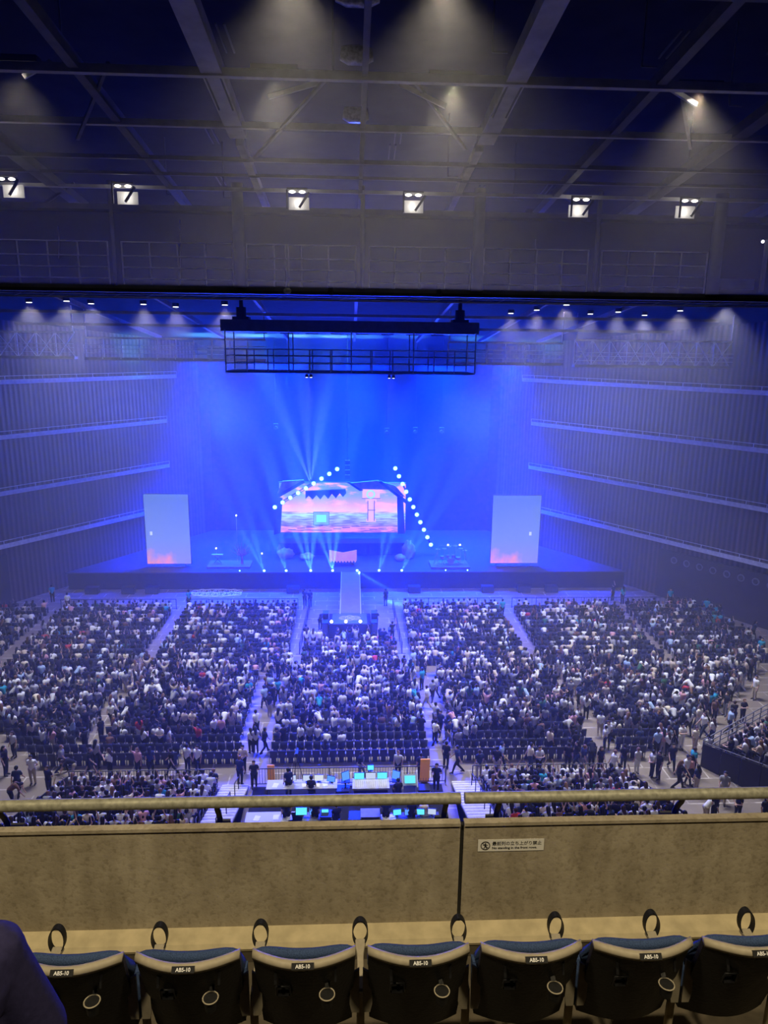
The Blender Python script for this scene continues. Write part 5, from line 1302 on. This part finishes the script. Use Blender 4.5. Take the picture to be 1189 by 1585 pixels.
# ------------------------------------------------------------------ balcony seats
def chair():
    t = thing('balcony_seat', 'x', 'seat', (0, 0, 0))
    NU = 15; us = [-1 + 2 * i / (NU - 1) for i in range(NU)]
    rows = [0.0, -.02, -.06, -.14, -.24, -.38, -.57]
    def pt(u, z, off): 
        w = .222 * (1.0 + .10 * (z / -.44) if z > -.2 else 1.0 + .045 - .10 * ((-z - .2) / .24)) ; w = .232 * (1 - .05 * (-z / .44))
        return V3((u * w, -.078 * (1 - u * u) * (1 + .2 * z) + .32 * -z + off, z + (.008 * abs(u) ** 4 * -1)))
    m = MB(); out = [[pt(u, z, -.012) for u in us] for z in rows]; inn = [[pt(u, z, .014) for u in us] for z in rows]
    n = NU; vs_ = [p for r in out for p in r] + [p for r in inn for p in r]; K = len(rows) * n; fs = []
    for i in range(len(rows) - 1):
        for j in range(n - 1):
            a = i * n + j; fs.append((a, a + n, a + n + 1, a + 1)); fs.append((K + a + 1, K + a + n + 1, K + a + n, K + a))
        a = i * n; fs.append((K + a, K + a + n, a + n, a)); a = i * n + n - 1; fs.append((a, a + n, K + a + n, K + a))
    for j in range(n - 1): fs.append((j, j + 1, K + j + 1, K + j))
    a = (len(rows) - 1) * n
    for j in range(n - 1): fs.append((K + a + j, K + a + j + 1, a + j + 1, a + j))
    m.add(vs_, fs, False); o = m.build('back_shell', M['shell'], t)
    for p in o.data.polygons: p.use_smooth = True
    o.modifiers.new('edge', 'EDGE_SPLIT').split_angle = .6
    # pale lip along the top, its catch of overhead light put into the colour
    m = MB(); prof = [(-.016, -.026), (-.019, -.010), (-.013, .004), (.004, .009), (.016, .006), (.018, -.006), (.010, -.010)]
    k = len(prof); vv = []
    for u in us:
        b0 = pt(u, 0, 0)
        for (dy, dz) in prof: vv.append(b0 + V3((0, dy, dz)))
    fs = []
    for i in range(n - 1):
        for j in range(k): fs.append((i * k + j, i * k + (j + 1) % k, (i + 1) * k + (j + 1) % k, (i + 1) * k + j))
    fs += [tuple(range(k - 1, -1, -1)), tuple((n - 1) * k + j for j in range(k))]
    m.add(vv, fs, True); m.build('top_lip', M['rim'], t)
    # cushion in front of the shell, a little higher than the lip at the ends
    m = MB(); vv = []; pr = [(.012, -.42), (.018, -.02), (.024, -.002), (.040, .004), (.060, -.006), (.070, -.03), (.095, -.42)]
    k = len(pr)
    for u in us:
        b0 = pt(u * .985, 0, 0); s = 1 - .5 * abs(u) ** 6
        b0.y += .030 * (1 - u * u)
        for (dy, dz) in pr: vv.append(b0 + V3((0, dy * s + (.32 * -dz if dz < -.1 else 0), dz * s - (.012 * abs(u) ** 5))))
    fs = []
    for i in range(n - 1):
        for j in range(k - 1): fs.append((i * k + j, (i + 1) * k + j, (i + 1) * k + j + 1, i * k + j + 1))
    fs += [tuple(range(k)), tuple((n - 1) * k + j for j in range(k - 1, -1, -1))]
    m.add(vv, fs, True); m.build('cushion', M['bluecloth'], t)
    m = MB(); m.box((0, .28, -.50), (.42, .06, .24), 0, -.2); m.build('seat_pan', M['bluecloth'], t)
    m = MB(); m.box((0, -.0925, -.0005), (.098, .007, .027), 0, -.75); h = m.build('number_plate', M['black'], t)
    c = text('AB5-10', .021, (0, -.1000, -.0035), M['white'], t, 'plate_lettering', 'CENTER', .0004); c.parent = h; c.rotation_euler = (.82, 0, 0)
    # square hook frame and round cup ring on the back
    def back(u, z): return pt(u, z, -.014)
    c0 = back(-.42, -.20); m = MB()
    q = [c0 + V3((dx, dz * -.32 - .012, dz)) for dx, dz in ((-.030, .034), (.030, .034), (.034, -.03), (.022, -.042), (-.022, -.042), (-.034, -.03))]
    m.tube(q, .005, 6, closed=True); m.box(c0 + V3((0, -.004, -.004)), (.05, .004, .055), 0, -.30); m.build('bag_hook', M['black'], t)
    c0 = back(.46, -.165) + V3((0, -.042, -.02)); m = MB()
    m.tube([c0 + V3((.034 * math.cos(2 * PI * j / 24), .034 * math.sin(2 * PI * j / 24), 0)) for j in range(24)], .0032, 6, closed=True); m.build('cup_ring', M['rim'], t)
    m = MB(); m.tube([c0 + V3((0, 0, -.002)), c0 + V3((0, 0, -.06))], [.031, .026], 18); m.bar(c0 + V3((0, .034, 0)), c0 + V3((0, .05, .012)), .022, .012); m.build('cup_holder', M['shell'], t)
    m = MB(); m.box(back(-.55, -.09) + V3((0, -.001, 0)), (.012, .006, .09), 0, -.3); m.box(back(.62, -.08) + V3((0, -.001, 0)), (.010, .006, .10), 0, -.3); m.box(back(0, -.045), (.045, .003, .004), 0, -.3); m.build('back_rib', M['black'], t)['kind'] = 'stuff'
    for s in (-1, 1):
        m = MB(); poly = [(0, 0), (.042, -.03), (.046, -.20), (.036, -.25), (0, -.25)]
        base = V3((s * .252, .08, -.20))
        vv = [base + V3((-s * x, .14 * -z * 0 + .0, z)) for x, z in poly]; d = V3((0, .012, 0)); kk = len(poly)
        m.add(vv + [v + d for v in vv], [tuple(range(kk)), tuple(range(2 * kk - 1, kk - 1, -1))] + [(i, i + kk, (i + 1) % kk + kk, (i + 1) % kk) for i in range(kk)])
        m.box(base + V3((-s * .02, -.002, -.05)), (.006, .004, .01)); m.build('bracket_plate', M['rim'], t)
    return t
def armrest(x, label):
    t = thing('armrest', label, 'armrest', (x, 2.86, 21.95), 0, 'armrests of the balcony row')
    m = MB(); m.add([(-.014, .0, 0), (.014, .0, 0), (.017, .20, .012), (.032, .285, .02), (-.032, .285, .02), (-.017, .20, .012), (-.014, .0, -.03), (.014, .0, -.03), (.017, .20, -.018), (.032, .285, .0), (-.032, .285, .0), (-.017, .20, -.018)], [(0, 1, 2, 5), (5, 2, 3, 4), (11, 8, 7, 6), (10, 9, 8, 11), (0, 6, 7, 1), (1, 7, 8, 2), (2, 8, 9, 3), (3, 9, 10, 4), (4, 10, 11, 5), (5, 11, 6, 0)])
    m.build('arm_top', M['rim'], t, bevel=.004)
    # black loop at the end of the arm
    m = MB(); r1, N = .046, 28; vv = []
    for j in range(N):
        a = 2 * PI * j / N
        for (rr, dy) in ((r1, -.018), (r1, .018), (r1 - .005, .018), (r1 - .005, -.018)): vv.append((rr * .9 * math.cos(a), .285 + dy + .012 * math.sin(a), .064 + rr * 1.5 * math.sin(a)))
    m.add(vv, [(j * 4 + q, ((j + 1) % N) * 4 + q, ((j + 1) % N) * 4 + (q + 1) % 4, j * 4 + (q + 1) % 4) for j in range(N) for q in range(4)], False)
    m.build('strap_loop', M['black'], t)
    m = MB(); m.tube([(0, .0, -.012), (0, -.012, -.05), (0, .0, -.09), (0, .01, -.62)], [.016, .017, .020, .022], 10); m.build('post', M['kerb'], t)
    return t
proto_c = chair(); proto_a = None
for k in range(8):
    x = -1.51 + .52 * k
    a = armrest(x, '%s beige armrest with a black loop from the navy-shirted shoulder' % ORD[k + 1].capitalize())
    if k == 7: pass
    c = proto_c if k == 0 else copy_tree(proto_c)
    c.location = (x + .26, 2.70, 22.35)
    c['label'] = 'black-backed blue balcony seat, %s' % ['half hidden behind the navy-shirted shoulder', 'next to the half-hidden one', 'third along from the navy-shirted shoulder', 'just before the dark parapet joint', 'just past the dark parapet joint, under the sticker', 'second past the dark parapet joint', 'third past the dark parapet joint, cut by the frame', 'wholly past the frame edge'][k]
    c['group'] = 'blue balcony seats'
    if k == 7:
        for ch in list(c.children_recursive): bpy.data.objects.remove(ch)
        bpy.data.objects.remove(c)

# ------------------------------------------------------------------ the neighbour at the edge: navy shirt, facing the stage
t = thing('person', 'Person in a navy T-shirt seated at the balcony row, only the shoulder showing', 'person', (-1.22, 1.70, 22.10), .62)
t.scale = (1.16, 1.16, 1.16)
cs = caps('sit_rest', False)
body = [(a, b_, ra * (.92 if rg in ('top', 'pants') else 1), rb * (.92 if rg in ('top', 'pants') else 1), rg) for a, b_, ra, rb, rg in cs if rg != 'hair']
fc = []
for i, s in enumerate((-1, 1)):      # five fingers on each hand
    arm = [x for x in cs if x[4] == 'skin' and abs(x[2] - .032) < 1e-6][i]
    w, d = arm[0], (arm[1] - arm[0]).normalized(); sd = d.cross(V3((0, 0, 1))).normalized()
    for j, ln in enumerate((.062, .072, .068, .052)):
        r0 = arm[1] + sd * (.03 - .02 * j); r1 = r0 + d * ln * .55 + V3((0, 0, -.006)); r2 = r1 + d * ln * .45 + V3((0, 0, -.022)); fc += [(r0, r1, .009, .0085, 'skin'), (r1, r2, .0085, .007, 'skin')]
body = [x for x in body if not (x[4] == 'skin' and abs(x[2] - .034) < 1e-6)] + fc
me = remesh(cap_mesh(body, 0, 14), 'body', .0065, SKIN, .5, 4); o = bpy.data.objects.new('body', me); COL.objects.link(o); o.parent = t
NAVY = mat('navy_jersey', (.028, .026, .075), .95, noise=.12, nscale=60, bump=.1, spec=.05)
cs = cs + [(x[0], x[1], .062, .060, 'top') for x in cs if x[4] == 'skin' and abs(x[2] - .05) < 1e-6]
g = lambda *r: [x for x in cs if x[4] in r]
for nm, rg, mt, gr in (('shirt', 'top', NAVY, .012), ('trousers', 'pants', mat('dark_trousers', (.02, .02, .025), .9), .008), ('shoes', 'shoe', SHOE, .004), ('hair', 'hair', mat('black_hair', (.01, .009, .009), .5), .0)):
    me = remesh(cap_mesh(g(rg), gr, 16), nm, .010, mt, None, 8 if nm == 'shirt' else 4); o = bpy.data.objects.new(nm, me); COL.objects.link(o); o.parent = t
c = thing('balcony_seat', 'balcony seat carrying the neighbour in navy', 'seat', (-1.22, 1.67, 22.10))
m = MB(); m.box((0, .1, .44), (.46, .44, .08)); m.build('seat_pan', M['bluecloth'], c); m = MB(); m.box((0, -.28, .62), (.46, .05, .5), 0, .1); m.build('back_shell', M['shell'], c); m = MB(); m.box((0, .05, .2), (.3, .06, .4)); m.build('post', M['steel'], c)
